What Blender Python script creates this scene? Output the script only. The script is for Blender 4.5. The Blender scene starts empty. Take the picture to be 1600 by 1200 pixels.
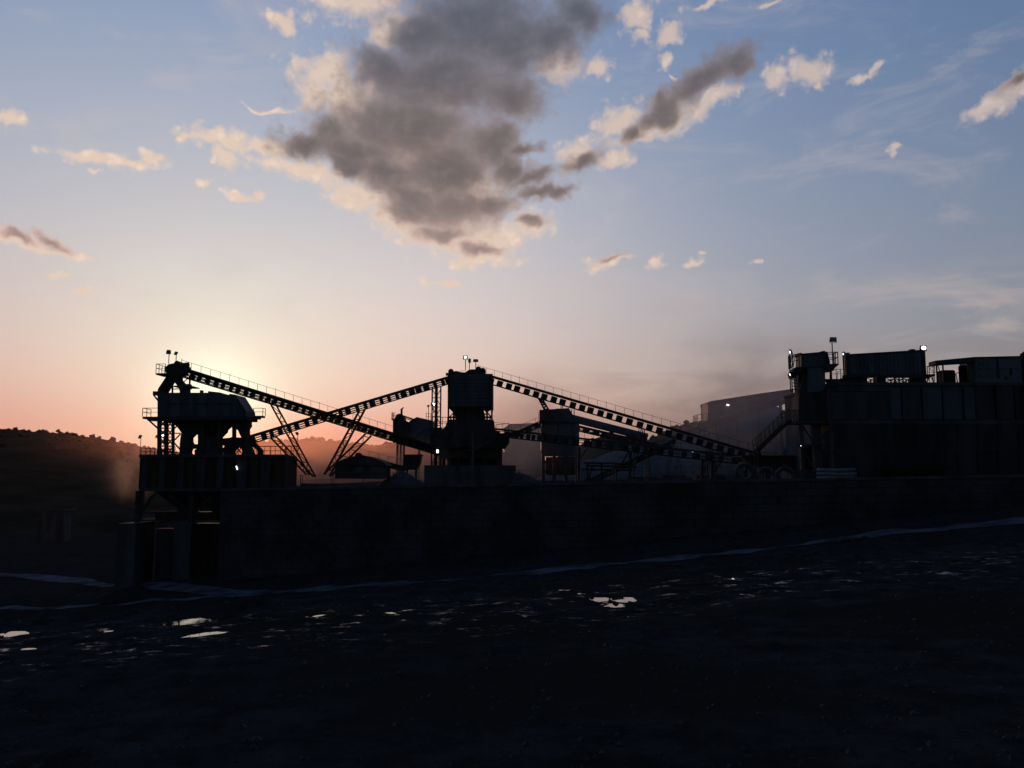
import bpy, bmesh, math, random
from mathutils import Vector, Matrix, noise
random.seed(7)
R = math.radians
sc = bpy.context.scene
col = sc.collection

# ---------------------------------------------------------------- camera
EYE = 10.5                       # eye height above the haul road at the bin plant
PITCH = R(6.36)
FPX = 1256.0                     # focal length in pixels of a 1600 px wide picture
cam_d = bpy.data.cameras.new('camera')
cam = bpy.data.objects.new('camera', cam_d)
col.objects.link(cam)
cam_d.sensor_width = 36.0
cam_d.lens = 36.0 * FPX / 1600.0
cam_d.clip_start = 0.1
cam_d.clip_end = 9000
cam.location = (0, 0, EYE)
cam.rotation_euler = (R(90) + PITCH, 0, 0)
sc.camera = cam

def ray(px, py):
    u = (px - 800) / FPX; v = (600 - py) / FPX
    return Vector((u, math.cos(PITCH) - v * math.sin(PITCH), math.sin(PITCH) + v * math.cos(PITCH)))

def W(px, py, Y):
    """survey point: the place at distance Y seen at that pixel of the photograph"""
    d = ray(px, py)
    return Vector((0, 0, EYE)) + d * (Y / d.y)

# ---------------------------------------------------------------- world: dusk sky with clouds
SUN_EL, SUN_AZ = 4.25, -20.36
SUN = Vector((math.sin(R(SUN_AZ)) * math.cos(R(SUN_EL)), math.cos(R(SUN_AZ)) * math.cos(R(SUN_EL)), math.sin(R(SUN_EL))))
world = bpy.data.worlds.new('World')
sc.world = world
world.use_nodes = True
wt = world.node_tree
bg = wt.nodes['Background']

class NB:
    """small node builder"""
    def __init__(s, nt): s.nt = nt
    def node(s, t, **k):
        n = s.nt.nodes.new(t)
        for a, b in k.items(): setattr(n, a, b)
        return n
    def put(s, sock, v):
        if isinstance(v, bpy.types.NodeSocket): s.nt.links.new(v, sock)
        else: sock.default_value = v
    def m(s, op, a, b=0.0, c=0.0):
        n = s.node('ShaderNodeMath', operation=op)
        for i, v in enumerate((a, b, c)): s.put(n.inputs[i], v)
        return n.outputs[0]
    def v(s, op, a, b=(0, 0, 0)):
        n = s.node('ShaderNodeVectorMath', operation=op)
        s.put(n.inputs[0], a)
        if op == 'SCALE': s.put(n.inputs[3], b)
        else: s.put(n.inputs[1], b)
        return n.outputs['Value'] if op in ('LENGTH', 'DOT_PRODUCT', 'DISTANCE') else n.outputs[0]
    def comb(s, x, y, z):
        n = s.node('ShaderNodeCombineXYZ')
        for i, q in enumerate((x, y, z)): s.put(n.inputs[i], q)
        return n.outputs[0]
    def step(s, x, lo, hi, a=0.0, b=1.0):
        n = s.node('ShaderNodeMapRange', interpolation_type='SMOOTHSTEP')
        for i, q in enumerate((x, lo, hi, a, b)): s.put(n.inputs[i], q)
        return n.outputs[0]
    def mix(s, f, a, b):
        n = s.node('ShaderNodeMix', data_type='RGBA')
        s.put(n.inputs[0], f); s.put(n.inputs[6], a); s.put(n.inputs[7], b)
        return n.outputs[2]
    def noise(s, vec, scale, detail=4.0, rough=0.55, out=0, dim='3D', dist=0.0):
        n = s.node('ShaderNodeTexNoise', noise_dimensions=dim)
        if vec is not None: s.put(n.inputs['Vector'], vec)
        n.inputs['Scale'].default_value = scale
        n.inputs['Detail'].default_value = detail
        n.inputs['Roughness'].default_value = rough
        n.inputs['Distortion'].default_value = dist
        return n.outputs[out]

b = NB(wt)
D = b.v('NORMALIZE', b.node('ShaderNodeTexCoord').outputs['Generated'])
sep = b.node('ShaderNodeSeparateXYZ'); wt.links.new(D, sep.inputs[0])
DEG = 180 / math.pi
el = b.m('MULTIPLY', b.m('ARCSINE', sep.outputs[2]), DEG)
az = b.m('MULTIPLY', b.m('ARCTAN2', sep.outputs[0], sep.outputs[1]), DEG)
up = b.m('SMOOTH_MAX', el, 3.0, 2.0)
gam = b.m('MULTIPLY', b.m('ARCCOSINE', b.v('DOT_PRODUCT', D, tuple(SUN))), DEG)
gauss = lambda s_: b.m('EXPONENT', b.m('MULTIPLY', b.m('POWER', b.m('DIVIDE', gam, s_), 2.0), -1.0))
fall = lambda s_: b.m('EXPONENT', b.m('DIVIDE', up, -s_))
sky = b.node('ShaderNodeTexSky', sky_type='NISHITA', sun_disc=False)
sky.sun_elevation = R(SUN_EL); sky.sun_rotation = R(SUN_AZ)
sky.dust_density = 2.0; sky.air_density = 1.0; sky.ozone_density = 2.0
wt.links.new(b.v('MAXIMUM', D, (-2, -2, .11)), sky.inputs[0])      # the horizon colour goes on below the horizon
N = b.v('SCALE', sky.outputs[0], 0.05)
base = b.v('DIVIDE', N, b.v('ADD', b.v('SCALE', N, 3.0), (1, 1, 1)))
g70 = gauss(70.0)
glow = Vector(ray(770, 480)).normalized()
gw = b.m('MULTIPLY', b.m('ARCCOSINE', b.v('DOT_PRODUCT', D, tuple(glow))), DEG)
gw = b.m('EXPONENT', b.m('MULTIPLY', b.m('POWER', b.m('DIVIDE', gw, 13.0), 2.0), -1.0))
lobes = [(gauss(90.0), (0, .1249, .4108)), (b.m('MULTIPLY', fall(6.0), g70), (-.4687, -.6, -.6)),
         (b.m('MULTIPLY', fall(18.0), g70), (.7209, .5199, .0394)), (gauss(8.0), (.11, .19, .085)), (gauss(3.4), (.32, .50, .38)),
         (gauss(16.0), (.0763, .0573, .0372)), (gauss(32.0), (.1112, .1055, .0565)),
         (b.m('MULTIPLY', fall(6.0), gauss(32.0)), (.1038, -.4, -.1298)), (gw, (.12, .09, .065))]
for f_, c_ in lobes:
    base = b.v('ADD', base, b.v('SCALE', c_, f_))
hsv = b.node('ShaderNodeHueSaturation'); hsv.inputs['Saturation'].default_value = .94
b.put(hsv.inputs['Color'], b.v('MAXIMUM', base, (.003, .004, .006)))
base = hsv.outputs[0]

# ---- clouds, laid out by bearing and height in degrees (u = bearing, v = elevation)
def azel(px, py):
    d = ray(px, py).normalized()
    return math.degrees(math.atan2(d.x, d.y)), math.degrees(math.asin(d.z))
uv = b.comb(az, el, 0.0)
def warp(vec, scale, amp, detail):
    n = b.noise(vec, scale, detail, 0.55, 1)
    return b.v('ADD', vec, b.v('MULTIPLY', b.v('SUBTRACT', n, (.5, .5, .5)), (amp * 1.25, amp, 0)))
wuv = warp(warp(uv, .35, 2.2, 2.0), 1.3, .75, 5.0)
fine = b.noise(b.v('MULTIPLY', uv, (1, 1.25, 1)), 1.3, 8.0, .57)
med = b.noise(b.v('MULTIPLY', uv, (1, 1.3, 1)), .55, 5.0, .55)
wsep = b.node('ShaderNodeSeparateXYZ'); wt.links.new(wuv, wsep.inputs[0])
wx, wy = wsep.outputs[0], wsep.outputs[1]
mott = b.noise(b.v('MULTIPLY', uv, (.6, 1.5, 1)), .5, 6.0, .6, dist=.5)
vor = b.node('ShaderNodeTexVoronoi', feature='F1', voronoi_dimensions='2D')
b.put(vor.inputs['Vector'], warp(uv, 2.2, .35, 3.0)); vor.inputs['Scale'].default_value = .75; vor.inputs['Detail'].default_value = 2.0; vor.inputs['Roughness'].default_value = .5
puff = vor.outputs['Distance']
def field(blobs):
    acc = None
    for (px, py, rx, ry, rot) in blobs:
        c = azel(px, py)
        s_ = math.cos(R(c[1])) ** -1 * (math.cos(math.atan((px - 800) / FPX))) ** 2
        mp = b.node('ShaderNodeMapping', vector_type='TEXTURE')
        b.put(mp.inputs['Vector'], wuv if acc is None else b.comb(wx, wy, acc))
        mp.inputs['Location'].default_value = (c[0], c[1], 0)
        mp.inputs['Rotation'].default_value = (0, 0, R(rot))
        mp.inputs['Scale'].default_value = (rx * .0456 * s_, ry * .0456 * s_, 1e6)
        l = b.v('LENGTH', mp.outputs[0])
        if acc is None: acc = l
        else:
            n = b.node('ShaderNodeMath', operation='SMOOTH_MIN')
            b.put(n.inputs[0], acc); b.put(n.inputs[1], l); n.inputs[2].default_value = .35
            acc = n.outputs[0]
    return acc
LIGHT = [
 # warm under-side and flank of the big cloud
 (350,220,75,17,0),(415,228,45,16,-5),(352,250,28,26,-20),(470,266,95,22,-10),(560,306,75,30,-32),(615,345,60,28,-38),
 (680,372,85,26,-8),(765,372,90,32,4),(832,356,40,26,0),(745,405,75,16,0),(692,438,36,9,2),(640,250,120,90,0),(720,300,90,70,0),
 (505,112,55,28,5),(490,148,38,24,30),(540,150,60,50,0),(570,8,85,24,6),(620,40,50,24,20),(595,62,28,18,10),(520,4,40,14,0),(440,28,34,16,4),
 (870,102,46,24,6),(932,106,24,15,-5),
 # small clouds to the left
 (18,178,38,15,-6),(135,248,78,15,-9),(205,256,60,12,4),(240,247,26,12,0),(148,272,22,6,0),(40,376,78,15,-10),(110,390,46,10,-14),(90,428,24,6,0),(82,458,20,4,4),(132,457,28,5,0),
 (415,170,40,6,0),(378,305,30,6,-10),(330,492,12,4,0),(312,287,12,6,0),(408,309,14,5,0),(290,212,16,8,0),
 # streak to the right
 (900,240,48,26,14),(965,190,44,24,18),(1000,215,70,17,16),(1035,185,60,26,24),(1110,160,62,20,20),(960,250,40,15,20),
 (996,24,34,19,10),(1046,56,25,14,0),(1040,97,15,13,20),(1055,118,10,6,0),(1000,52,18,10,0),(1265,104,38,23,12),(1213,117,26,17,14),(1268,125,12,12,0),(1350,117,36,8,20),
 (1585,140,56,24,20),(1540,165,48,19,22),(1405,233,17,10,10),(952,408,46,11,5),(1025,410,19,13,20),(1083,412,23,7,0),(1103,399,12,6,0),(1186,405,8,6,40),(1110,4,38,8,4),(1195,0,16,5,0),
]
DARK = [
 (480,226,62,24,0),(540,255,60,24,-10), (690,278,100,52,0),(605,270,90,42,-10),(640,335,60,30,-15), (740,40,140,78,0),(690,130,160,70,4),(640,200,165,62,-4),(700,262,105,62,0),(560,232,110,36,0),(650,318,90,32,-22),(705,330,70,44,0),(690,368,56,20,0),(800,150,60,50,0),
 (770,322,55,24,10),(800,265,42,36,0),(845,302,50,15,10),(860,66,62,44,0),(905,22,54,38,0),(800,70,80,60,0),(770,225,60,50,0),(720,330,70,34,0),(520,205,56,28,10),(600,110,70,42,10),(830,282,50,15,20),(750,388,36,13,0),(832,350,26,12,0),
 (1095,128,90,27,25),(1150,100,52,24,26),(1030,172,58,22,34),(985,215,26,18,30),(905,252,44,18,14),(870,300,28,12,16),(25,364,42,12,-12),(82,372,38,13,-20),(660,60,70,50,0),(955,402,26,6,6),(1590,132,40,16,20),(820,232,34,14,10),
]
# how strongly the low sun warms a cloud, by angle from the sun
warm = b.step(gam, 14.0, 50.0)
def clouds(under, u0, u1):
    """a background with the clouds that reach into the bearings u0 to u1"""
    def near(bl):
        out = []
        for q in bl:
            c = azel(q[0], q[1]); w_ = (q[2] + q[3]) * .0456 * 1.5 + 2.5
            if c[0] + w_ > u0 and c[0] - w_ < u1: out.append(q)
        return out
    lf = field(near(LIGHT)); df = field(near(DARK))
    ln = b.m('ADD', lf, b.m('MULTIPLY', b.step(lf, .2, 1.0, .22, 1.0), b.m('ADD', b.m('MULTIPLY', b.m('SUBTRACT', fine, .5), 1.25), b.m('MULTIPLY', b.m('SUBTRACT', puff, .45), .75))))
    dn = b.m('ADD', df, b.m('MULTIPLY', b.step(df, .35, 1.0, .10, 1.0), b.m('ADD', b.m('MULTIPLY', b.m('SUBTRACT', fine, .5), .8), b.m('ADD', b.m('MULTIPLY', b.m('SUBTRACT', puff, .45), .45), b.m('MULTIPLY', b.m('SUBTRACT', med, .5), .6)))))
    la = b.m('MULTIPLY', b.step(ln, 1.38, .28), .92)
    da = b.m('MULTIPLY', b.step(dn, 1.34, .34), .97)
    lit = b.mix(warm, (.90, .69, .55, 1), (.66, .54, .50, 1))
    shade = b.mix(b.step(el, 14.0, 21.0), (.37, .275, .250, 1), (.165, .138, .136, 1))
    shade = b.mix(b.step(el, 22.0, 33.0), shade, (.105, .115, .150, 1))
    shade = b.mix(b.m('MULTIPLY', b.step(mott, .40, .68), .4), shade, b.v('SCALE', shade, 1.40))
    shade = b.mix(b.m('MULTIPLY', b.step(dn, .05, .85), .75), shade, b.v('MULTIPLY', shade, (1.95, 1.75, 1.65)))
    shade = b.mix(b.m('MULTIPLY', b.step(puff, .30, .70), .30), shade, b.v('SCALE', shade, .70))
    lit = b.mix(b.m('MULTIPLY', b.step(puff, .25, .70), .40), lit, b.v('SCALE', lit, .70))
    c = b.mix(da, b.mix(la, under, lit), shade)
    n = b.node('ShaderNodeBackground'); b.put(n.inputs[0], c)
    return n.outputs[0]
def choose(f, x, y):
    n = b.node('ShaderNodeMixShader'); b.put(n.inputs[0], f); b.put(n.inputs[1], x); b.put(n.inputs[2], y)
    return n.outputs[0]
# thin veil low in the sky away from the sun
tilt = b.node('ShaderNodeMapping'); b.put(tilt.inputs['Vector'], uv)
tilt.inputs['Rotation'].default_value = (0, 0, R(-7)); tilt.inputs['Scale'].default_value = (.10, .42, 1)
veil = b.noise(tilt.outputs[0], 1.0, 7.0, .6, dist=.6)
band = b.m('MULTIPLY', b.step(el, 2.0, 7.0), b.step(el, 15.0, 9.0))
side = b.m('MULTIPLY', b.step(az, -2.0, 12.0), b.step(az, 90.0, 50.0))
va = b.m('MULTIPLY', b.m('MULTIPLY', b.step(veil, .44, .72), .75), b.m('MULTIPLY', band, side))
low = b.m('MULTIPLY', b.step(el, 10.5, 5.0), b.m('MULTIPLY', b.step(veil, .60, .40), b.m('MULTIPLY', side, .42)))
veiled = b.mix(low, b.mix(va, base, (.52, .43, .40, 1)), (.25, .20, .20, 1))
tilt2 = b.node('ShaderNodeMapping'); b.put(tilt2.inputs['Vector'], uv)
tilt2.inputs['Rotation'].default_value = (0, 0, R(-14)); tilt2.inputs['Scale'].default_value = (.09, .26, 1)
thin = b.noise(tilt2.outputs[0], 1.0, 7.0, .62, dist=.9)
ta = b.m('MULTIPLY', b.step(thin, .47, .78), b.m('MULTIPLY', b.step(el, 8.0, 15.0), b.step(el, 70.0, 35.0)))
veiled = b.mix(b.m('MULTIPLY', ta, .34), veiled, (.62, .52, .50, 1))
b.put(bg.inputs[0], veiled)
CUT = (-15.0, 3.5)
sky_c = choose(b.m('GREATER_THAN', az, CUT[1]),
               choose(b.m('GREATER_THAN', az, CUT[0]), clouds(veiled, -60, CUT[0]), clouds(veiled, CUT[0], CUT[1])),
               clouds(veiled, CUT[1], 60))
high = b.m('MULTIPLY', b.m('GREATER_THAN', el, 11.2), b.m('LESS_THAN', b.m('ABSOLUTE', az), 44.0))
high = b.m('MULTIPLY', high, b.m('LESS_THAN', el, 38.0))
wt.links.new(choose(high, bg.outputs[0], sky_c), wt.nodes['World Output'].inputs[0])
bg.inputs[1].default_value = 1.0

# ---------------------------------------------------------------- sun and exposure
sun_d = bpy.data.lights.new('sun', 'SUN')
sun_d.energy = 0.5
sun_d.angle = R(0.53)
sun_d.color = (1.0, .50, .26)
sun_o = bpy.data.objects.new('sun', sun_d)
col.objects.link(sun_o)
sun_o.rotation_euler = SUN.to_track_quat('Z', 'Y').to_euler()
vs = sc.view_settings
vs.view_transform = 'Standard'; vs.look = 'None'; vs.exposure = 0; vs.gamma = 1
vs.use_curve_mapping = False

# ---------------------------------------------------------------- helpers: meshes, things, parts, materials
class MB:
    """collects geometry in world metres; build() links it as ONE mesh object"""
    def __init__(s): s.v = []; s.f = []; s.sm = []; s.cut = []
    def add(s, vs_, fs, smooth=False):
        o = len(s.v); s.cut.append((o, len(s.f))); s.v += [tuple(q) for q in vs_]
        for f in fs: s.f.append(tuple(o + i for i in f)); s.sm.append(smooth)
    def box(s, lo, hi):
        x0, y0, z0 = lo; x1, y1, z1 = hi
        s.add([(x0,y0,z0),(x1,y0,z0),(x1,y1,z0),(x0,y1,z0),(x0,y0,z1),(x1,y0,z1),(x1,y1,z1),(x0,y1,z1)],
              [(0,3,2,1),(4,5,6,7),(0,1,5,4),(1,2,6,5),(2,3,7,6),(3,0,4,7)])
    def boxp(s, x0, y0, x1, y1, Y, d):
        """box whose front face fills these photo pixels at distance Y, d metres deep"""
        a = W(x0, y1, Y); c = W(x1, y0, Y)
        s.box((a.x, Y, a.z), (c.x, Y + d, c.z))
    def bar(s, p, q, w, h=None, up=Vector((0, 0, 1))):
        p = Vector(p); q = Vector(q); h = w if h is None else h
        t = (q - p).normalized()
        if abs(t.dot(up)) > .98: up = Vector((0, 1, 0))
        a = t.cross(up).normalized() * (w / 2); n = a.cross(t).normalized() * (h / 2)
        s.add([p-a-n, p+a-n, p+a+n, p-a+n, q-a-n, q+a-n, q+a+n, q-a+n],
              [(0,1,2,3),(7,6,5,4),(0,4,5,1),(1,5,6,2),(2,6,7,3),(3,7,4,0)])
    def barp(s, x0, y0, x1, y1, Y, w, Y2=None):
        s.bar(W(x0, y0, Y), W(x1, y1, Y if Y2 is None else Y2), w)
    def tube(s, p, q, r, n=8, r2=None):
        p = Vector(p); q = Vector(q); r2 = r if r2 is None else r2
        t = (q - p).normalized()
        up = Vector((0, 0, 1)) if abs(t.z) < .9 else Vector((0, 1, 0))
        a = t.cross(up).normalized(); c = a.cross(t)
        vs_ = []
        for e, rr in ((p, r), (q, r2)):
            for i in range(n):
                k = 2 * math.pi * i / n
                vs_.append(e + a * (math.cos(k) * rr) + c * (math.sin(k) * rr))
        fs = [(i, (i + 1) % n, n + (i + 1) % n, n + i) for i in range(n)]
        s.add(vs_, fs, True)
        s.add(vs_[:n], [tuple(range(n - 1, -1, -1))]); s.add(vs_[n:], [tuple(range(n))])
    def prism(s, poly, Y, d):
        """outline in photo pixels at distance Y, given d metres of depth"""
        f = [W(x, y, Y) for x, y in poly]
        n = len(f)
        bk = [q + Vector((0, d, 0)) for q in f]
        ar = sum(f[i].x * f[(i+1) % n].z - f[(i+1) % n].x * f[i].z for i in range(n))
        ff = tuple(range(n)) if ar > 0 else tuple(range(n - 1, -1, -1))
        s.add(f + bk, [ff, tuple(n + i for i in reversed(ff))] +
              [((i, n + i, n + (i + 1) % n, (i + 1) % n) if ar > 0 else (i, (i + 1) % n, n + (i + 1) % n, n + i)) for i in range(n)])
    def frustum(s, top, bot):
        """open box between two level rectangles (x0,y0,x1,y1,z)"""
        def rect(r): return [(r[0],r[1],r[4]),(r[2],r[1],r[4]),(r[2],r[3],r[4]),(r[0],r[3],r[4])]
        s.add(rect(bot) + rect(top), [(0,3,2,1),(4,5,6,7),(0,1,5,4),(1,2,6,5),(2,3,7,6),(3,0,4,7)])
    def rail(s, pts, h=1.1, step=1.2, r=.028, mid=True, toe=False):
        """guard rail along a line of points"""
        for p, q in zip(pts[:-1], pts[1:]):
            p = Vector(p); q = Vector(q); n = max(1, round((q - p).length / step))
            for i in range(n + 1):
                c = p.lerp(q, i / n); s.bar(c, c + Vector((0, 0, h)), r * 2)
            z = Vector((0, 0, h)); s.bar(p + z, q + z, r * 2)
            if mid: z = Vector((0, 0, h * .52)); s.bar(p + z, q + z, r * 1.6)
    def each(s, name, mat, parent):
        """every separate piece becomes a part of its own"""
        ends = s.cut[1:] + [(len(s.v), len(s.f))]
        for (v0, f0), (v1, f1) in zip(s.cut, ends):
            p = MB(); p.add(s.v[v0:v1], [tuple(i - v0 for i in f) for f in s.f[f0:f1]]); p.build(name, mat, parent)
    def build(s, name, mat, parent=None, label=None, kind=None):
        me = bpy.data.meshes.new(name)
        o = bpy.data.objects.new(name, me)
        off = Vector((0, 0, 0))
        if parent is not None:
            off = org[parent.name] if parent.name in org else Vector((0, 0, 0))
        me.from_pydata([Vector(q) - off for q in s.v], [], s.f)
        me.polygons.foreach_set('use_smooth', s.sm)
        me.materials.append(mat)
        me.update()
        col.objects.link(o)
        if parent is not None:
            o.parent = parent; org[o.name] = off
        if label: o['label'] = label
        if kind: o['kind'] = kind
        return o
org = {}      # world place of the origin that a thing's parts are measured from

def thing(name, label, cat, loc, group=None):
    o = bpy.data.objects.new(name, None)
    o.empty_display_size = .3
    col.objects.link(o)
    o.location = Vector(loc); org[o.name] = Vector(loc)
    o['label'] = label; o['category'] = cat
    if group: o['group'] = group
    return o
def tag(o, label, cat, group=None):
    o['label'] = label; o['category'] = cat
    if group: o['group'] = group
    return o
def structure(o):
    o['kind'] = 'structure'; return o
def again(o, parent, shift):
    """another of an alike piece, sharing its mesh"""
    c = o.copy(); col.objects.link(c); c.parent = parent
    c.location = Vector(o.location) + Vector(shift)
    return c
def mb(fn, *a, **k):
    m = MB(); getattr(m, fn)(*a, **k); return m

def material(name, rgb, rough=.7, metal=0.0, var=.35, scale=1.2, bump=.25, spec=.25, streak=False, rust=0.0):
    m = bpy.data.materials.new(name); m.use_nodes = True
    q = NB(m.node_tree); p = m.node_tree.nodes['Principled BSDF']
    co = q.node('ShaderNodeTexCoord').outputs['Object']
    if streak: co_s = q.v('MULTIPLY', co, (1, 1, .18))
    else: co_s = co
    n1 = q.noise(co_s, scale, 6, .62)
    c0 = tuple(c * (1 - var) for c in rgb) + (1,); c1 = tuple(min(1, c * (1 + var)) for c in rgb) + (1,)
    c = q.mix(q.step(n1, .3, .7), c0, c1)
    if rust:
        n3 = q.noise(co_s, scale * 2.3, 5, .65)
        c = q.mix(q.m('MULTIPLY', q.step(n3, .56, .68), rust), c, (.075, .030, .014, 1))
    q.put(p.inputs['Base Color'], c)
    q.put(p.inputs['Roughness'], q.step(n1, .2, .8, max(.05, rough - .12), min(1, rough + .12)))
    p.inputs['Metallic'].default_value = metal
    p.inputs['Specular IOR Level'].default_value = spec
    if bump:
        n2 = q.noise(co, scale * 9, 5, .6)
        bn = q.node('ShaderNodeBump'); bn.inputs['Strength'].default_value = bump; bn.inputs['Distance'].default_value = .03
        q.put(bn.inputs['Height'], n2); q.put(p.inputs['Normal'], bn.outputs[0])
    return m
def glow(name, rgb, power):
    m = bpy.data.materials.new(name); m.use_nodes = True
    p = m.node_tree.nodes['Principled BSDF']
    p.inputs['Base Color'].default_value = (.5, .5, .5, 1)
    p.inputs['Emission Color'].default_value = rgb + (1,)
    p.inputs['Emission Strength'].default_value = power
    return m
STEEL = material('painted_steel', (.045, .047, .053), .65, 0, .35, 1.0, .15, .06, True, .5)
DARKST = material('dark_steel', (.035, .035, .038), .7, 0, .35, 1.4, .15, .06, True, .6)
RUSTY = material('rusty_steel', (.055, .036, .027), .8, 0, .4, 1.6, .25, .05, True, .8)
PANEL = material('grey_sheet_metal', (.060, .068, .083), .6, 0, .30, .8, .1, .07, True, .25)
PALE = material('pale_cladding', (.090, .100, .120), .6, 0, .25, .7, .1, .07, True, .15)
RUBBER = material('rubber_belt', (.022, .022, .023), .85, 0, .3, 2.0, .2, .06)
CONC = material('concrete', (.058, .059, .064), .9, 0, .40, .6, .35, .03, True)
GALV = material('galvanised_rail', (.055, .056, .060), .6, .0, .25, 3.0, .05, .1)
WOOD = material('weathered_boards', (.16, .12, .085), .8, 0, .35, 1.2, .3, .15, True)
LENS = material('floodlight_glass', (.10, .11, .12), .2, 0, .1, 5.0, 0, .5)
LIT = glow('lit_floodlight', (.95, .97, 1.0), 6.0)
LIT_SOFT = glow('lit_lamp_tube', (.90, .95, 1.0), 3.0)
LIT_WARM = glow('lit_warm_floodlight', (1.0, .93, .80), 5.0)
WINDOW = material('window_glass', (.02, .022, .026), .12, 0, .1, 4.0, 0, .5)

def floodlight(px, ytop, ybase, Y, label, w=.45, h=.4, lit=None, group=None, bar=True, tilt=0.0, pole_w=.09, yaw=0.0):
    """a lamp head on a pole: ytop is the photo row of the head's middle, ybase of the pole's foot"""
    base = W(px, ybase, Y); top = W(px, ytop, Y)
    t = thing('floodlight', label, 'floodlight', base, group)
    H = top.z - base.z
    mb('tube', base, base + Vector((0, 0, H - h * .62)), pole_w / 2, 8).build('pole', GALV, t)
    m = MB()
    Rm = Matrix.Rotation(yaw, 3, 'Z') @ Matrix.Rotation(tilt, 3, 'X')
    def place(mm, verts, faces):
        mm.add([top + Rm @ Vector(q) for q in verts], faces)
    w2, h2, d2 = w / 2, h / 2, .13
    # housing: wide front rim, narrower back with fins
    fr = [(-w2,-d2,-h2),(w2,-d2,-h2),(w2,-d2,h2),(-w2,-d2,h2)]
    md = [(-w2,0,-h2),(w2,0,-h2),(w2,0,h2),(-w2,0,h2)]
    bk = [(-w2*.6,d2,-h2*.6),(w2*.6,d2,-h2*.6),(w2*.6,d2,h2*.6),(-w2*.6,d2,h2*.6)]
    ring = lambda a: [(a+i, a+(i+1) % 4, a+4+(i+1) % 4, a+4+i) for i in range(4)]
    place(m, fr + md + bk, [(3,2,1,0), (8,9,10,11)] + ring(0) + ring(4))
    hd = m.build('lamp_head', DARKST, t)
    g = MB(); n_ = 12; f_l = .86 if lit is None else .80 if lit == LIT and w > .5 else .58
    rim = [(math.cos(2 * math.pi * i / n_ + .26) * w2 * f_l, math.sin(2 * math.pi * i / n_ + .26) * h2 * f_l) for i in range(n_)]
    place(g, [(x, -d2 - .012, z) for x, z in rim] + [(x, -d2 - .002, z) for x, z in rim], [tuple(range(n_))] + [(i, n_ + i, n_ + (i + 1) % n_, (i + 1) % n_) for i in range(n_)])
    ln = g.build('lens', lit or LENS, hd)
    y = MB()
    zb = -h * .62
    for q in (-1, 1): place(y, *bx((q*(w2+.02)-.015, -.03, zb), (q*(w2+.02)+.015, .03, .04)))
    place(y, *bx((-w2-.035, -.03, zb-.03), (w2+.035, .03, zb)))
    y.build('bracket', GALV, t)
    return t
def bx(lo, hi):
    m = MB(); m.box(lo, hi); return m.v, m.f

# ---------------------------------------------------------------- terrain: haul road, valley, yard, hills
WALL0, WALL1 = W(345, 767, 80.0), W(1450, 748, 65.0)
def wall_y(x): return 80.0 + (x - WALL0.x) / (WALL1.x - WALL0.x) * (65.0 - 80.0)
def deck_z(x): return WALL0.z + (x - WALL0.x) / (WALL1.x - WALL0.x) * (WALL1.z - WALL0.z)
def smin(a, c, k):
    h = max(k - abs(a - c), 0) / k
    return min(a, c) - h * h * h * k / 6
EDGE = [(-60, 9.5), (-25, 14.0), (-11.1, 17.4), (0, 20.0), (16.6, 26.0), (30, 30.5), (80, 47)]      # rim of the bench the viewer stands on
def edge_y(x):
    if x <= EDGE[0][0]: return EDGE[0][1]
    for p, q in zip(EDGE[:-1], EDGE[1:]):
        if x <= q[0]: return p[1] + (q[1] - p[1]) * (x - p[0]) / (q[0] - p[0])
    return EDGE[-1][1]
def sstep(t): t = max(0.0, min(1.0, t)); return t * t * (3 - 2 * t)
def lie(x, y):
    """the graded lie of the land, without clods"""
    xc = x if x > -45 else -45 + (x + 45) * .36 if x > -130 else -75.6 + (x + 130) * .06
    yc = y if y < 85 else 85 + (y - 85) * .02
    z = smin(-3.14 + .14 * xc + .09 * yc, 9.75, 1.5)
    e = y - edge_y(x)
    if e < 11:
        xb = max(-60, min(60, x))
        bench = 7.75 + .04 * xb
        z = bench + (z - bench) * sstep(e / 11) if z < bench else max(z, bench)
    return z
def place_on(px, py):
    """where the sight line through a photo pixel meets the graded ground"""
    d = ray(px, py); y = 5.0
    for i in range(6000):
        t = y / d.y
        if EYE + d.z * t <= lie(d.x * t, y): break
        y += .02
    return Vector((d.x * t, y, lie(d.x * t, y)))

# puddles: photo pixel, width and depth in metres, turn
PUD = [(322,990,2.3,.9,45),(262,998,1.7,.7,45),(492,962,1.8,.7,45),(575,954,1.9,.8,45),(455,941,1.6,.7,45),(705,932,1.4,.6,40),(1085,899,1.2,.7,30),(1440,879,1.3,.7,30),(1200,915,1.2,.6,30),(314,968,5.2,2.1,45),(12,989,2.6,2.4,4),(944,936,1.6,1.9,10),(976,936,1.5,1.9,-10),(962,945,1.6,1.2,0),(1130,900,1.3,1.22,0),(1148,904,1.45,1.22,0),(1245,903,1.59,1.35,0),(1262,905,1.01,0.945,0),(1162,927,1.74,0.81,0),(605,957,1.3,0.9,5),(622,960,0.8,0.6,0),(540,946,0.9,0.8,0),(645,944,1,0.7,0),(968,919,0.5,0.5,0),(885,921,0.9,0.6,0),(905,927,0.9,0.5,0),(1330,880,1.59,1.08,0),(1353,890,1.59,1.22,0),(1042,908,0.8,0.6,0),(1525,884,1,0.7,0),(475,948,1.2,0.6,0),(165,986,1.3,0.6,0),(1220,896,1.01,0.675,0),(45,1013,0.7,0.5,0)]
puds = []
for px, py, w_, d_, a_ in PUD:
    c = place_on(px, py); puds.append((c, w_ * .152, d_ * .152, R(a_)))
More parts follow.
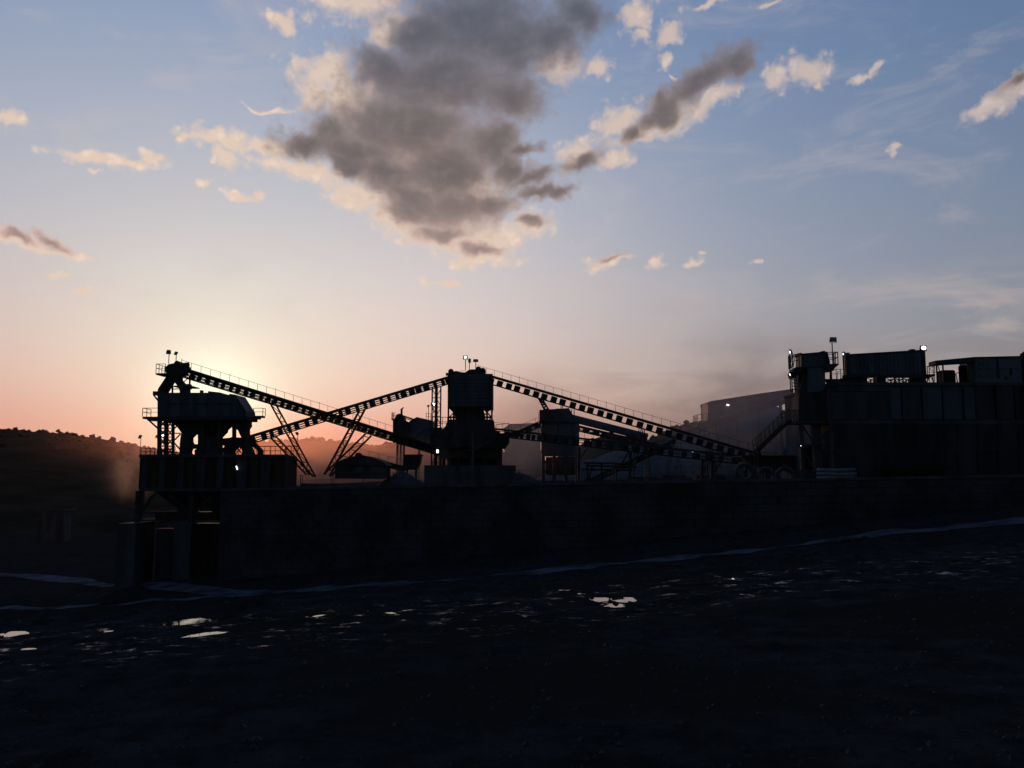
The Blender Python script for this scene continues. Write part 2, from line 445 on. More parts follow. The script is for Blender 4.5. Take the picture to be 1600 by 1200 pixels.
# the light gravel track edge, from the far left up to the right
TRACK = [place_on(px, py) for px, py in ((-160,962),(0,950),(190,942),(380,929),(560,916),(800,897),(980,880),(1150,863),(1300,846),(1450,829),(1600,815),(1760,801))]
def track_y(x):
    for p, q in zip(TRACK[:-1], TRACK[1:]):
        if p.x <= x <= q.x: return p.y + (q.y - p.y) * (x - p.x) / (q.x - p.x)
    return TRACK[0].y if x < TRACK[0].x else TRACK[-1].y
fb = lambda x, y, s_, o_: noise.fractal(Vector((x * s_, y * s_, 3.7)), 1.0, 2.0, o_, noise_basis='PERLIN_ORIGINAL')
def ground_z(x, y):
    z = lie(x, y)
    e = y - edge_y(x)
    if y > 86: z += min(1.0, (y - 86) / 60) * 1.2 * fb(x, y, .02, 4)
    if e > 1.5:
        td = y - track_y(x) if -75 < x < 70 else 99
        return z + (1 - .8 * math.exp(-(td / 1.6) ** 2)) * (.07 * fb(x, y, .12, 3) + .05 * fb(x + 40, y, 1.1, 4))
    # bench: trodden earth, clods, ruts, and a low rim of scraped spoil
    z += .05 * fb(x, y, .35, 3) + .028 * fb(x + 40, y, 1.6, 4) + .012 * noise.noise(Vector((x * 6.5, y * 6.5, 1)))
    if e > -2.2:
        k_ = math.exp(-((e + .35) / .5) ** 2)
        z += k_ * (.06 + .16 * max(0, fb(x, y, .9, 4)))
    elif e > -7: z += .022 * math.sin((e + .5 * fb(x, y, .12, 2)) * 4.2)
    for c, rx, ry, an in puds:
        dx, dy = x - c.x, y - c.y
        if abs(dx) > 2.2 or abs(dy) > 2.2: continue
        ca, sa = math.cos(an), math.sin(an)
        q = math.hypot((dx * ca + dy * sa) / rx, (-dx * sa + dy * ca) / ry)
        q += (.28 if rx > .5 else .5 if rx > .3 else .7) * fb(x, y, 3.6, 4)
        if q < 1.9:
            f_ = sstep((1.9 - q) / .9)
            z = z * (1 - f_) + (c.z - .01 - .035 * max(0, 1.1 - q) + .03 * max(0, q - 1.0)) * f_
    return z
def lines(spans, lo, hi, grow=1.22):
    out = []
    for a, c, st in spans:
        n_ = max(1, round((c - a) / st))
        out += [a + (c - a) * i / n_ for i in range(n_)]
    out.append(spans[-1][1])
    d = spans[0][2]; a = out[0]
    while a > lo: d *= grow; a -= d; out.insert(0, max(a, lo))
    d = spans[-1][2]; a = out[-1]
    while a < hi: d *= grow; a += d; out.append(min(a, hi))
    return out
gx = lines([(-48, -24, .7), (-24, -13.5, .3), (-13.5, 18, .105), (18, 30, .3), (30, 50, .7)], -1400, 1400)
gy = lines([(5, 6.8, .3), (6.8, 24, .105), (24, 30, .25), (30, 86, .7)], -90, 1550)
gv = [(x, y, ground_z(x, y)) for y in gy for x in gx]
nx = len(gx)
gm = MB(); gm.v = gv
gm.f = [(j*nx+i, j*nx+i+1, (j+1)*nx+i+1, (j+1)*nx+i) for j in range(len(gy)-1) for i in range(nx-1)]
gm.sm = [True] * len(gm.f)
mg = bpy.data.materials.new('muddy_ground'); mg.use_nodes = True
q = NB(mg.node_tree); pb = mg.node_tree.nodes['Principled BSDF']
geo = q.node('ShaderNodeNewGeometry').outputs['Position']
n_big = q.noise(geo, .22, 5, .6); n_mid = q.noise(geo, 1.6, 8, .65); n_fin = q.noise(geo, 14.0, 6, .7)
c = q.mix(q.step(n_mid, .3, .7), (.012, .0115, .0115, 1), (.034, .032, .031, 1))
c = q.mix(q.step(n_big, .42, .62), c, (.019, .017, .015, 1))
c = q.mix(q.m('MULTIPLY', q.step(n_fin, .55, .75), .5), c, (.055, .053, .052, 1))
# wet mud follows the rutted road: a vertex mask says where the road runs, noise where water lies
at = q.node('ShaderNodeAttribute', attribute_name='road').outputs['Fac']
wv = q.v('MULTIPLY', geo, (1.7, 3.2, .4))
wet = q.m('MULTIPLY', at, q.step(q.noise(wv, 1.0, 7, .68), .562, .685))
q.put(pb.inputs['Base Color'], q.mix(q.m('MULTIPLY', wet, .7), c, (.010, .010, .011, 1)))
q.put(pb.inputs['Roughness'], q.m('MULTIPLY_ADD', wet, -.68, .95))
q.put(pb.inputs['Specular IOR Level'], q.m('MULTIPLY', wet, .45))
bn = q.node('ShaderNodeBump'); bn.inputs['Distance'].default_value = .05
q.put(bn.inputs['Strength'], q.m('MULTIPLY_ADD', wet, -.75, .9))
q.put(bn.inputs['Height'], q.m('ADD', n_mid, q.m('MULTIPLY', n_fin, .35))); q.put(pb.inputs['Normal'], bn.outputs[0])
ground = structure(gm.build('ground', mg))
ra = ground.data.attributes.new('road', 'FLOAT', 'POINT')
def road_mask(x, y):
    if not (-30 < x < 40 and 5 < y < 40): return 0.0
    e = y - edge_y(x)
    return max(0.0, min(1.0, (e + 6.2) / 1.6)) * max(0.0, min(1.0, (-.7 - e) / .9))
ra.data.foreach_set('value', [road_mask(x, y) for x, y, z in gv])

# water in the ruts
mw = bpy.data.materials.new('puddle_water'); mw.use_nodes = True
q = NB(mw.node_tree); pb = mw.node_tree.nodes['Principled BSDF']
pb.inputs['Base Color'].default_value = (.012, .012, .013, 1); pb.inputs['Roughness'].default_value = .03
pb.inputs['IOR'].default_value = 2.4
bn = q.node('ShaderNodeBump'); bn.inputs['Strength'].default_value = .03; bn.inputs['Distance'].default_value = .02
q.put(bn.inputs['Height'], q.noise(q.node('ShaderNodeNewGeometry').outputs['Position'], 3.0, 3)); q.put(pb.inputs['Normal'], bn.outputs[0])
for c_, rx, ry, an in puds:
    m = MB(); n = 40; vs_ = []
    for i in range(n):
        k = 2 * math.pi * i / n
        dx, dy = math.cos(k), math.sin(k)
        r_ = 1.25 + .18 * fb(c_.x + dx * 2, c_.y + dy * 2, 1.3, 3)
        X, Y_ = dx * rx * r_, dy * ry * r_
        vs_.append((c_.x + X * math.cos(an) - Y_ * math.sin(an), c_.y + X * math.sin(an) + Y_ * math.cos(an), c_.z - .014))
    m.add(vs_, [tuple(range(n))])
    structure(m.build('puddle', mw))

# loose stones on the bench
mstone = material('loose_stone', (.030, .029, .029), .9, 0, .4, 6.0, .3, .1)
m = MB(); v_, f_ = [(0,0,1),(1,0,0),(0,1,0),(-1,0,0),(0,-1,0),(0,0,-.6)], [(0,1,2),(0,2,3),(0,3,4),(0,4,1),(5,2,1),(5,3,2),(5,4,3),(5,1,4)]
for i in range(4200):
    y = 7 + 16 * random.random() ** 1.2; x = random.uniform(-.68, .70) * y
    e = y - edge_y(x)
    if e > .4: continue
    r_ = .012 + .05 * random.random() ** 5 + (.03 * random.random() if e > -1.2 else 0)
    an = random.uniform(0, 6.28); ca, sa = math.cos(an), math.sin(an); z = ground_z(x, y)
    jit = [(1 + random.uniform(-.35, .35)) for _ in v_]
    m.add([(x + (a * ca - c * sa) * r_ * j_ * 1.2, y + (a * sa + c * ca) * r_ * j_, z + q_ * r_ * j_ * .8) for (a, c, q_), j_ in zip(v_, jit)], f_)
o_ = m.build('gravel', mstone); o_['kind'] = 'stuff'; o_['label'] = 'loose stones strewn over the dark ground'

# pale gravel track between the wall foot and the puddled road
def sheet(name, pts_a, pts_b, mat, lift, rows=6):
    m = MB(); n = len(pts_a); vs_ = []
    for j in range(rows + 1):
        for p, q_ in zip(pts_a, pts_b):
            x = p[0] + (q_[0] - p[0]) * j / rows; y = p[1] + (q_[1] - p[1]) * j / rows
            vs_.append((x, y, ground_z(x, y) + lift))
    m.add(vs_, [(j*n+i, j*n+i+1, (j+1)*n+i+1, (j+1)*n+i) for j in range(rows) for i in range(n-1)], True)
    return structure(m.build(name, mat))
GRAVEL = material('pale_gravel', (.066, .069, .080), .95, 0, .55, .35, .6, .0)
xs = [TRACK[0].x + i * .5 for i in range(int((TRACK[-1].x - TRACK[0].x) / .5))]
ga = [(x, track_y(x) - .6 - .9 * fb(x, 3, .35, 5)) for x in xs]
gb_ = [(x, track_y(x) + .7 + 1.6 * fb(x, 9, .16, 5)) for x in xs]
sheet('track', ga, gb_, GRAVEL, .03, 6)
vl = [place_on(px, py) for px, py in ((-60,893),(0,899),(60,903),(120,907),(215,914),(300,922),(380,930))]
va_ = []; vb_ = []
for p, q_ in zip(vl[:-1], vl[1:]):
    for i in range(12):
        c = p.lerp(q_, i / 12); va_.append((c.x, c.y - 1.6 - .8 * fb(c.x, 2, .1, 4))); vb_.append((c.x, c.y + 1.8 + 1.2 * fb(c.x, 7, .1, 4)))
sheet('path', va_, vb_, GRAVEL, .05, 3)

# the yard: a made-up platform behind the retaining wall
DIRT = material('packed_dirt', (.030, .029, .029), 1.0, 0, .3, .25, .5, .0)
m = MB(); xs = [WALL0.x + i * 4.0 for i in range(26)]
ys = lambda x: [wall_y(x) + .3, 95.0, 130.0, 175.0, 240.0]
vs_ = []
for x in xs:
    for k, y in enumerate(ys(x)): vs_.append((x, y, deck_z(min(x, 45)) + (.25 * fb(x, y, .12, 3) if k > 1 else 0)))
for i in range(len(xs) - 1):
    for k in range(4): m.f.append((i*5+k, (i+1)*5+k, (i+1)*5+k+1, i*5+k+1)); m.sm.append(True)
m.v = list(vs_)
o_ = len(m.v)
for k in range(5):
    y = ys(xs[0])[k]; m.v.append((xs[0], y, ground_z(xs[0], y) - 1.0))
for k in range(4): m.f.append((k, k+1, o_+k+1, o_+k)); m.sm.append(False)
yard = structure(m.build('yard', DIRT))

# retaining wall: coursed concrete blocks on the face, coping and core behind
wall = thing('retaining_wall', 'long dark retaining wall of coursed blocks holding up the plant yard', 'wall', (WALL0.x, WALL0.y, 0))
ax = Vector((WALL1.x - WALL0.x, -15.0, 0)).normalized(); nrm = Vector((ax.y, -ax.x, 0))      # nrm points to the viewer
Lw = (WALL1 - WALL0).length + 14
core = MB(); cope = MB()
n = 40
def wpt(s_, off, z): return Vector((WALL0.x, WALL0.y, 0)) + ax * s_ + nrm * off + Vector((0, 0, z))
for i in range(n):
    s0, s1 = Lw * i / n, Lw * (i + 1) / n
    p0, p1 = wpt(s0, 0, 0), wpt(s1, 0, 0)
    z0, z1 = deck_z(p0.x), deck_z(p1.x); g0, g1 = lie(p0.x, p0.y) - 1.2, lie(p1.x, p1.y) - 1.2
    core.add([wpt(s0, 0, g0), wpt(s1, 0, g1), wpt(s1, 0, z1 - .02), wpt(s0, 0, z0 - .02), wpt(s0, -.6, g0), wpt(s1, -.6, g1), wpt(s1, -.6, z1 - .02), wpt(s0, -.6, z0 - .02)],
             [(0,1,2,3),(5,4,7,6),(3,2,6,7)] + ([(4,0,3,7)] if i == 0 else []) + ([(1,5,6,2)] if i == n - 1 else []))
    cope.add([wpt(s0, .16, z0 - .02), wpt(s1, .16, z1 - .02), wpt(s1, .16, z1 + .2), wpt(s0, .16, z0 + .2), wpt(s0, -.65, z0 - .02), wpt(s1, -.65, z1 - .02), wpt(s1, -.65, z1 + .2), wpt(s0, -.65, z0 + .2)],
             [(0,1,2,3),(5,4,7,6),(3,2,6,7),(0,4,5,1)])
core.build('core', CONC, wall); cope.build('coping', CONC, wall)
STONE = material('wall_block', (.038, .038, .043), .92, 0, .45, .35, .5, .02)
bh, bw = .62, 1.25
blocks = []
row = 0
while row * bh < 9.2:
    s_ = -(row % 2) * bw / 2
    while s_ < Lw - bw:
        s0, s1 = max(s_, 0) + .008, s_ + bw - .008
        pc = wpt((s0 + s1) / 2, 0, 0)
        top = deck_z(pc.x) - .03 - row * bh
        if top - bh > lie(pc.x, pc.y) - .5 and s1 - s0 > .3:
            blocks.append((s0, s1, top - bh + .008, top - .008, random.uniform(.05, .075)))
        s_ += bw
    row += 1
def block_mesh(m, s0, s1, z0, z1, t_, tilt_):
    c_ = .025
    m.add([wpt(s0, .002, z0), wpt(s1, .002, z0 + tilt_), wpt(s1, .002, z1 + tilt_), wpt(s0, .002, z1), wpt(s0 + c_, t_, z0 + c_), wpt(s1 - c_, t_, z0 + c_ + tilt_), wpt(s1 - c_, t_, z1 - c_ + tilt_), wpt(s0 + c_, t_, z1 - c_)],
          [(4,5,6,7),(0,1,5,4),(1,2,6,5),(2,3,7,6),(3,0,4,7)])
# the blocks one can pick apart nearest the open end are parts, the rest are joined
blocks.sort(key=lambda q_: q_[0])
rest = MB()
for k, (s0, s1, z0, z1, t_) in enumerate(blocks):
    tl = (deck_z(wpt(s1, 0, 0).x) - deck_z(wpt(s0, 0, 0).x))
    if k < 290:
        m = MB(); block_mesh(m, s0, s1, z0, z1, t_, tl); m.build('block', STONE, wall)
    else: block_mesh(rest, s0, s1, z0, z1, t_, tl)
rest.build('block_courses', STONE, wall, kind='stuff')

# hills with woodland
def ridge(name, prof, Y, back, depth_f, mat, seed):
    """a hill whose crest follows these photo pixels at distance Y"""
    m = MB(); rows = 14; vs_ = []
    xs_ = []
    for (x0, y0), (x1, y1) in zip(prof[:-1], prof[1:]):
        n_ = max(2, int((x1 - x0) / 14))
        for i in range(n_): xs_.append((x0 + (x1 - x0) * i / n_, y0 + (y1 - y0) * i / n_))
    xs_.append(prof[-1])
    for j in range(rows + 1):
        t = j / rows
        for px, py in xs_:
            c = W(px, py, Y); foot = -6.5
            if t <= .7:
                u = t / .7; y = Y - depth_f * (1 - u); z = foot + (c.z - foot) * (math.sin(u * math.pi / 2) ** 1.25)
            else:
                u = (t - .7) / .3; y = Y + back * u; z = foot + (c.z - foot) * (math.cos(u * math.pi / 2))
            vs_.append((c.x * (y / Y) ** .5, y, z + (0 if j in (0, rows) else 1.5 * fb(c.x + seed, y, .012, 4)) - (.5 if j == 0 else 0)))
    n_ = len(xs_)
    m.add(vs_, [(j*n_+i, j*n_+i+1, (j+1)*n_+i+1, (j+1)*n_+i) for j in range(rows) for i in range(n_-1)], True)
    return structure(m.build(name, mat)), vs_, n_
HILL = material('hill_scrub', (.022, .022, .016), 1.0, 0, .4, .06, .4, .0)
LEAF = material('woodland_leaves', (.028, .031, .018), 1.0, 0, .45, .25, .5, .0)
def ico(sub):
    b_ = bmesh.new(); bmesh.ops.create_icosphere(b_, subdivisions=sub, radius=1)
    v_ = [v.co.copy() for v in b_.verts]; f_ = [tuple(v.index for v in f.verts) for f in b_.faces]; b_.free(); return v_, f_
ICO = ico(2)
def crown(m, c, r, seed):
    v_, f_ = ICO
    m.add([Vector(c) + Vector((q.x * r, q.y * r, q.z * r * .85)) * (.72 + .55 * noise.noise(q * 1.9 + Vector((seed, 0, 0))) + .32 * noise.noise(q * 4.3 + Vector((0, seed, 0)))) for q in v_], f_, False)
def wood(vs_, n_, rows, step, r0, r1, keep=1.0):
    m = MB()
    for j in rows:
        for i in range(n_ - 1):
            a = Vector(vs_[j*n_+i]); c = Vector(vs_[j*n_+i+1])
            d = Vector(vs_[min(j+1, 14)*n_+i]) - a
            k = max(1, int((c - a).length / step))
            for q_ in range(k):
                if random.random() > keep: continue
                p = a.lerp(c, (q_ + random.random()) / k) + d * random.uniform(-.4, .5)
                r_ = random.uniform(r0, r1)
                crown(m, p + Vector((0, 0, r_ * .05)), r_, random.uniform(0, 90))
    o = m.build('woodland', LEAF); o['kind'] = 'stuff'; return o
h1, v1, n1 = ridge('hill', [(-330,697),(-180,683),(-60,677),(0,674),(60,675),(100,678),(130,681),(170,687),(200,693),(225,699),(262,706),(330,716),(400,735)], 430, 160, 230, HILL, 3)
wood(v1, n1, (6, 7, 8, 9, 10), 2.4, 1.0, 2.0)
h2, v2, n2 = ridge('hill', [(250,735),(300,722),(360,704),(400,694),(440,689),(470,688),(500,689),(525,691),(545,694),(565,697),(580,700),(600,700),(625,695),(660,693),(700,692),(760,702),(820,716),(870,735)], 760, 220, 300, HILL, 40)
wood(v2, n2, (8, 9, 10), 4.6, 2.0, 4.4)
h3, v3, n3 = ridge('hill', [(820,738),(870,716),(905,700),(930,686),(952,679),(980,685),(1010,688),(1045,674),(1068,665),(1090,664),(1130,664),(1180,668),(1260,676),(1400,690),(1600,700),(1800,712),(2100,735)], 620, 200, 260, HILL, 71)
wood(v3, n3, (9, 10), 5.0, 1.6, 3.2)

# ---------------------------------------------------------------- conveyors and their trestles
def conveyor(name, label, p0, p1, width=1.15, deep=.95, band=.26, period=.86, plate=.36, mids=(.42, .72), rail=None, gap=.0, cat='conveyor', mat=DARKST, ends=(0.0, 0.0), covered=False, plate_mat=None, far=True, mid_w=.07, group='inclined conveyors of the plant'):
    """lattice-sided belt conveyor; p0, p1 are the ends of its upper edge"""
    p0 = Vector(p0); p1 = Vector(p1)
    T = (p1 - p0); L = T.length; T.normalize()
    S = T.cross(Vector((0, 0, 1))).normalized()
    if S.y > 0: S = -S                                     # S points to the viewer's side
    U = S.cross(T) if S.cross(T).z > 0 else T.cross(S)
    t = thing(name, label, cat, p0, group)
    P = lambda s_, a_, u_: p0 + T * s_ + S * a_ + U * u_
    def beam(m, s0, s1, a0, a1, u0, u1):
        m.add([P(s0,a0,u0),P(s1,a0,u0),P(s1,a1,u0),P(s0,a1,u0),P(s0,a0,u1),P(s1,a0,u1),P(s1,a1,u1),P(s0,a1,u1)],
              [(0,3,2,1),(4,5,6,7),(0,1,5,4),(1,2,6,5),(2,3,7,6),(3,0,4,7)])
    hw = width / 2
    if covered:
        m = MB(); n = 6
        prof = [(hw * 1.02, -band), (hw * 1.02, -.25), (hw * .6, .12), (-hw * .6, .12), (-hw * 1.02, -.25), (-hw * 1.02, -band)]
        for (a0, u0), (a1, u1) in zip(prof, prof[1:] + prof[:1]): m.add([P(0,a0,u0),P(L,a0,u0),P(L,a1,u1),P(0,a1,u1)], [(0,1,2,3)])
        m.add([P(0,a,u) for a,u in prof], [tuple(range(6))]); m.add([P(L,a,u) for a,u in prof], [tuple(range(5,-1,-1))])
        m.build('cover', PANEL, t)
    else:
        m = MB(); beam(m, -.2, L + .2, -hw * .72, hw * .72, -.07, -.01); m.build('belt', RUBBER, t)
        m = MB(); beam(m, 0, L, -hw * .6, hw * .6, -band + .02, -band + .05); m.build('return_belt', RUBBER, t)
    for sg in (1, -1):
        m = MB(); beam(m, 0, L, sg * (hw - .05), sg * hw, -band, -.02 if not covered else -band + .12); m.build('stringer', mat, t)
        m = MB(); beam(m, 0, L, sg * (hw - .06), sg * (hw + .04), -deep, -deep + .13); m.build('bottom_chord', mat, t)
        for md in mids:
            m = MB(); beam(m, 0, L, sg * (hw - .045), sg * (hw - .005), -band - md * (deep - band) * .9 - mid_w / 2, -band - md * (deep - band) * .9 + mid_w / 2); m.build('mid_rail', mat, t)
    n = max(1, int(L / period)); first = None; firstf = None; firsti = None
    for i in range(n):
        s0 = (i + .5 + random.uniform(-.07, .07)) * L / n
        if first is None:
            m = MB(); beam(m, s0 - plate / 2, s0 + plate / 2, hw + .045, hw + .085, -deep + .02, -band - gap); first = m.build('side_plate', plate_mat or mat, t); f0 = s0
            if far:
                m = MB(); beam(m, s0 - plate * .42, s0 + plate * .42, -hw - .085, -hw - .045, -deep + .02, -band - gap); firstf = m.build('side_plate', plate_mat or mat, t)
            m = MB(); m.tube(P(s0 + period * .5, -hw + .07, -.17), P(s0 + period * .5, hw - .07, -.17), .06, 6); firsti = m.build('idler', GALV, t)
        else:
            again(first, t, T * (s0 - f0))
            if firstf: again(firstf, t, T * (s0 - f0 + (period * random.choice((0, .2, .34)) if mids else 0)))
            again(firsti, t, T * (s0 - f0))
    if not covered:
        for e in ends:
            m = MB(); c = P(e * L, 0, -.2); m.tube(c - S * (hw + .06), c + S * (hw + .06), .33, 14); m.build('end_pulley', DARKST, t)
    if rail:
        m = MB()
        for sg in ((1,) if rail == 'near' else (-1,) if rail == 'far' else (1, -1)):
            a_ = sg * (hw + .42); k = max(2, int(L / 1.05))
            for i in range(k + 1):
                s_ = L * i / k
                h_ = .92 if i % 5 else 1.06
                m.bar(P(s_, a_, -.25), P(s_, a_, -.25) + Vector((0, 0, h_)), .036)
            z = Vector((0, 0, .9)); m.bar(P(0, a_, -.25) + z, P(L, a_, -.25) + z, .034)
            w_ = MB(); beam(w_, 0, L, a_ - .38, a_ + .03, -.32, -.27); w_.build('walkway', mat, t)
        m.build('handrail', GALV, t)
    return t, P, L

def lattice(m, a0, a1, b0, b1, n, w=.13, thin=.05):
    """two chords from a0 to a1 and b0 to b1 with ladder rungs and diagonals"""
    a0, a1, b0, b1 = map(Vector, (a0, a1, b0, b1))
    m.bar(a0, a1, w); m.bar(b0, b1, w)
    for i in range(n):
        p, q_ = a0.lerp(a1, (i + .3) / n), b0.lerp(b1, (i + .3) / n)
        m.bar(p, q_, thin * 1.3)
        if i < n - 1: m.bar(q_ if i % 2 else p, a0.lerp(a1, (i + 1.3) / n) if i % 2 else b0.lerp(b1, (i + 1.3) / n), thin)
def trestle(label, foot, legs, mat=RUSTY, cw=.19, group='trestles under the crossing conveyors'):
    """legs: list of (top chord px pair, bottom px pair, Y top, Y foot, panels)"""
    t = thing('conveyor_trestle', label, 'trestle', foot, group)
    for (ta, tb, fa, fb_, Yt, Yf, n) in legs:
        m = MB(); lattice(m, W(*ta, Yt), W(*fa, Yf), W(*tb, Yt), W(*fb_, Yf), n, cw, cw * .4)
        m.build('leg', mat, t)
    m = MB(); m.box((foot[0] - 1.6, foot[1] - 1.0, foot[2] - .3), (foot[0] + 1.6, foot[1] + 1.0, foot[2] + .45)); m.build('footing', CONC, t)
    return t

# A: down from the head of the screening plant;  B: up from its side to the centre tower
conveyor('conveyor', 'long belt conveyor with thin handrail sloping down from the top of the sunlit screening plant', W(283, 573.5, 88.4), W(694, 701, 103.0), deep=1.02, band=.36, period=.86, plate=.46, mids=(.44,), mid_w=.13, rail='near', ends=(0.0, 1.0))
conveyor('conveyor', 'belt conveyor without rails climbing from the screening plant to the middle silo tower', W(386, 681, 87.0), W(705, 586, 95.6), deep=1.0, band=.33, period=.95, plate=.42, mids=(.26, .66), mid_w=.12, rail=None, ends=(0.0, 1.0))
# C, D: from the middle tower down to the right
conveyor('conveyor', 'railed conveyor with square openings sloping down from the middle silo tower towards the crusher', W(752, 581.5, 95.6), W(1186, 707.5, 87.0), deep=1.12, band=.30, period=1.13, plate=.74, mids=(), rail='near', far=False, gap=.075, ends=(0.0, 1.0))
conveyor('conveyor', 'low long conveyor running almost level from the middle tower to the crusher feeder', W(768, 668, 91.0), W(1262, 723, 82.0), deep=.98, band=.22, period=1.3, plate=.5, mids=(.5,), rail='far', gap=.05, ends=(1.0,))
# further back
conveyor('conveyor', 'short conveyor rising into the square transfer house', W(800, 677, 104.0), W(872, 644.5, 104.0), deep=.80, band=.3, period=1.2, plate=.75, mids=(.5,), rail='far', ends=(0.0,))
conveyor('conveyor', 'upper covered conveyor sloping down behind the transfer house', W(893, 649, 109.0), W(1012, 679, 109.0), deep=.85, band=.8, period=1.4, plate=.9, mids=(), covered=True)
conveyor('conveyor', 'lower conveyor just beneath the covered one behind the transfer house', W(893, 662, 108.0), W(1030, 694, 108.0), deep=.8, band=.3, period=1.3, plate=.9, mids=(.5,), rail=None)
conveyor('conveyor', 'dusty conveyor climbing beside the dark stockpile to the long gallery', W(1010, 694, 116.0), W(1215, 622, 116.0), deep=.9, band=.35, period=1.5, plate=.9, mids=(), rail='far', ends=(0.0,))
conveyor('conveyor', 'small railed conveyor above the hut with the rounded roof', W(561, 709, 100.0), W(634, 729, 100.0), deep=.7, band=.45, period=1.0, plate=.7, mids=(), rail='far', ends=(0.0, 1.0))
conveyor('conveyor', 'dim conveyor slanting up between the transfer house and the stockpile', W(918, 748, 98.0), W(1048, 688, 100.0), deep=.75, band=.3, period=1.2, plate=.6, mids=(.5,), rail=None, ends=(0.0, 1.0))

fz = lambda px, Y: deck_z(W(px, 740, Y).x)
f1 = W(495, 748, 96.0); f1.z = fz(495, 96)
trestle('tall trestle whose splayed legs hold the railed conveyor behind the hut', f1,
        [((421,628),(430.5,631),(483,742),(493,745),94.4,96.0,9), ((571,678),(580,681),(506,741),(517,744),98.9,96.0,6)])
f2 = W(500, 748, 89.0); f2.z = fz(500, 89)
trestle('nearer trestle whose splayed legs hold the climbing conveyor beside the bins', f2,
        [((422,683),(430,680.5),(479,742),(490,745),88.2,89.0,7), ((561,642.5),(570,640),(507,741),(515,744),91.7,89.0,9)])

# ---------------------------------------------------------------- screening plant over the loading bins
Y0 = 85.0; k0 = Y0 / FPX
pl = thing('screening_plant', 'tall screening plant on stilts over a row of loading bins against the sunset glow', 'screening plant', W(300, 905, 88))
# bins: panels between posts
edges = [218, 232, 246, 260, 274, 289, 304, 322, 336, 351, 367, 387, 405, 423, 445]
for i, (a, c) in enumerate(zip(edges[:-1], edges[1:])):
    m = MB(); m.boxp(a + .9, 715, c - .9, 763, Y0 + (.0 if i % 2 == 0 else .22), .12); m.build('bin_panel', STEEL if i % 2 == 0 else RUSTY, pl)
m = MB()
for e in edges: m.boxp(e - .9, 714, e + .9, 764, Y0 - .12, .3)
m.boxp(217, 710, 446, 714.6, Y0 - .16, .5); m.boxp(217, 763, 446, 768, Y0 - .16, .5)
a, c = W(218, 764, Y0), W(445, 711.5, Y0)
m.build('bin_frame', STEEL, pl)
m = MB(); m.box((a.x, Y0 + .36, a.z), (c.x, Y0 + 5, c.z)); m.build('bin', DARKST, pl)
# hoppers below
def hop(x0, x1, xb0, xb1, yb):
    t_ = W(x0, 768, Y0); u_ = W(x1, 768, Y0); p = W(xb0, yb, Y0); q_ = W(xb1, yb, Y0)
    m = MB(); m.frustum((t_.x, Y0 + .3, u_.x, Y0 + 4.8, t_.z), (p.x, Y0 + 1.8, q_.x, Y0 + 3.2, p.z)); m.build('hopper', DARKST, pl)
    g = MB(); g.box((p.x - .05, Y0 + 1.7, p.z - .55), (q_.x + .05, Y0 + 3.3, p.z)); g.build('hopper_gate', RUSTY, pl)
hop(240, 303, 268, 290, 797); hop(304, 366, 322, 348, 799)
m = MB(); m.boxp(242, 800, 347, 813, Y0 + 1.6, 1.6); m.build('collecting_conveyor', RUSTY, pl)
m = MB(); m.boxp(243, 808, 262, 811, Y0 + 1.8, .5); m.boxp(220, 811, 243, 814, Y0 + 2.6, .3); m.each('service_pipe', GALV, pl)
# stilts and braces
gz = lambda x, y: ground_z(x, y)
def stilt(px, ytop, Y, w, mat=DARKST):
    t_ = W(px, ytop, Y); m = MB(); g = gz(t_.x, Y) - .3 if t_.x < WALL0.x - .4 or Y < wall_y(t_.x) else deck_z(t_.x) - .1
    m.box((t_.x - w / 2, Y - w / 2, g), (t_.x + w / 2, Y + w / 2, t_.z)); return m.build('stilt', mat, pl)
for px in (216.5, 300): stilt(px, 767, Y0 + .3, .42)
for px in (222, 300, 350): stilt(px, 767, Y0 + 4.6, .42)
m = MB()
m.barp(219, 805, 243, 771, Y0 + .3, .16); m.barp(220, 803, 237, 774, Y0 + 4.6, .14); m.barp(300, 805, 262, 771, Y0 + .3, .14); m.barp(302, 806, 336, 771, Y0 + .3, .14)
m.barp(218, 800, 300, 800, Y0 + .3, .18); m.each('brace', DARKST, pl)
# concrete piers and walls in the undercroft
def pier(x0, y0, x1, Y, d, mat=CONC):
    p, q_ = W(x0, y0, Y), W(x1, y0, Y)
    m = MB(); m.box((p.x, Y, min(gz(p.x, Y), gz(q_.x, Y)) - .6), (q_.x, Y + d, p.z)); m.build('concrete_pier', mat, pl)
pier(184, 818, 212, Y0 - 1.5, 3.0); pier(212.5, 816, 229, Y0 + .8, 2.0, RUSTY); pier(272, 818, 299, Y0 - .8, 1.4); pier(245, 826, 271, Y0 + 3.8, 1.0); pier(305, 818, 345, Y0 + 3.0, 1.2, RUSTY)
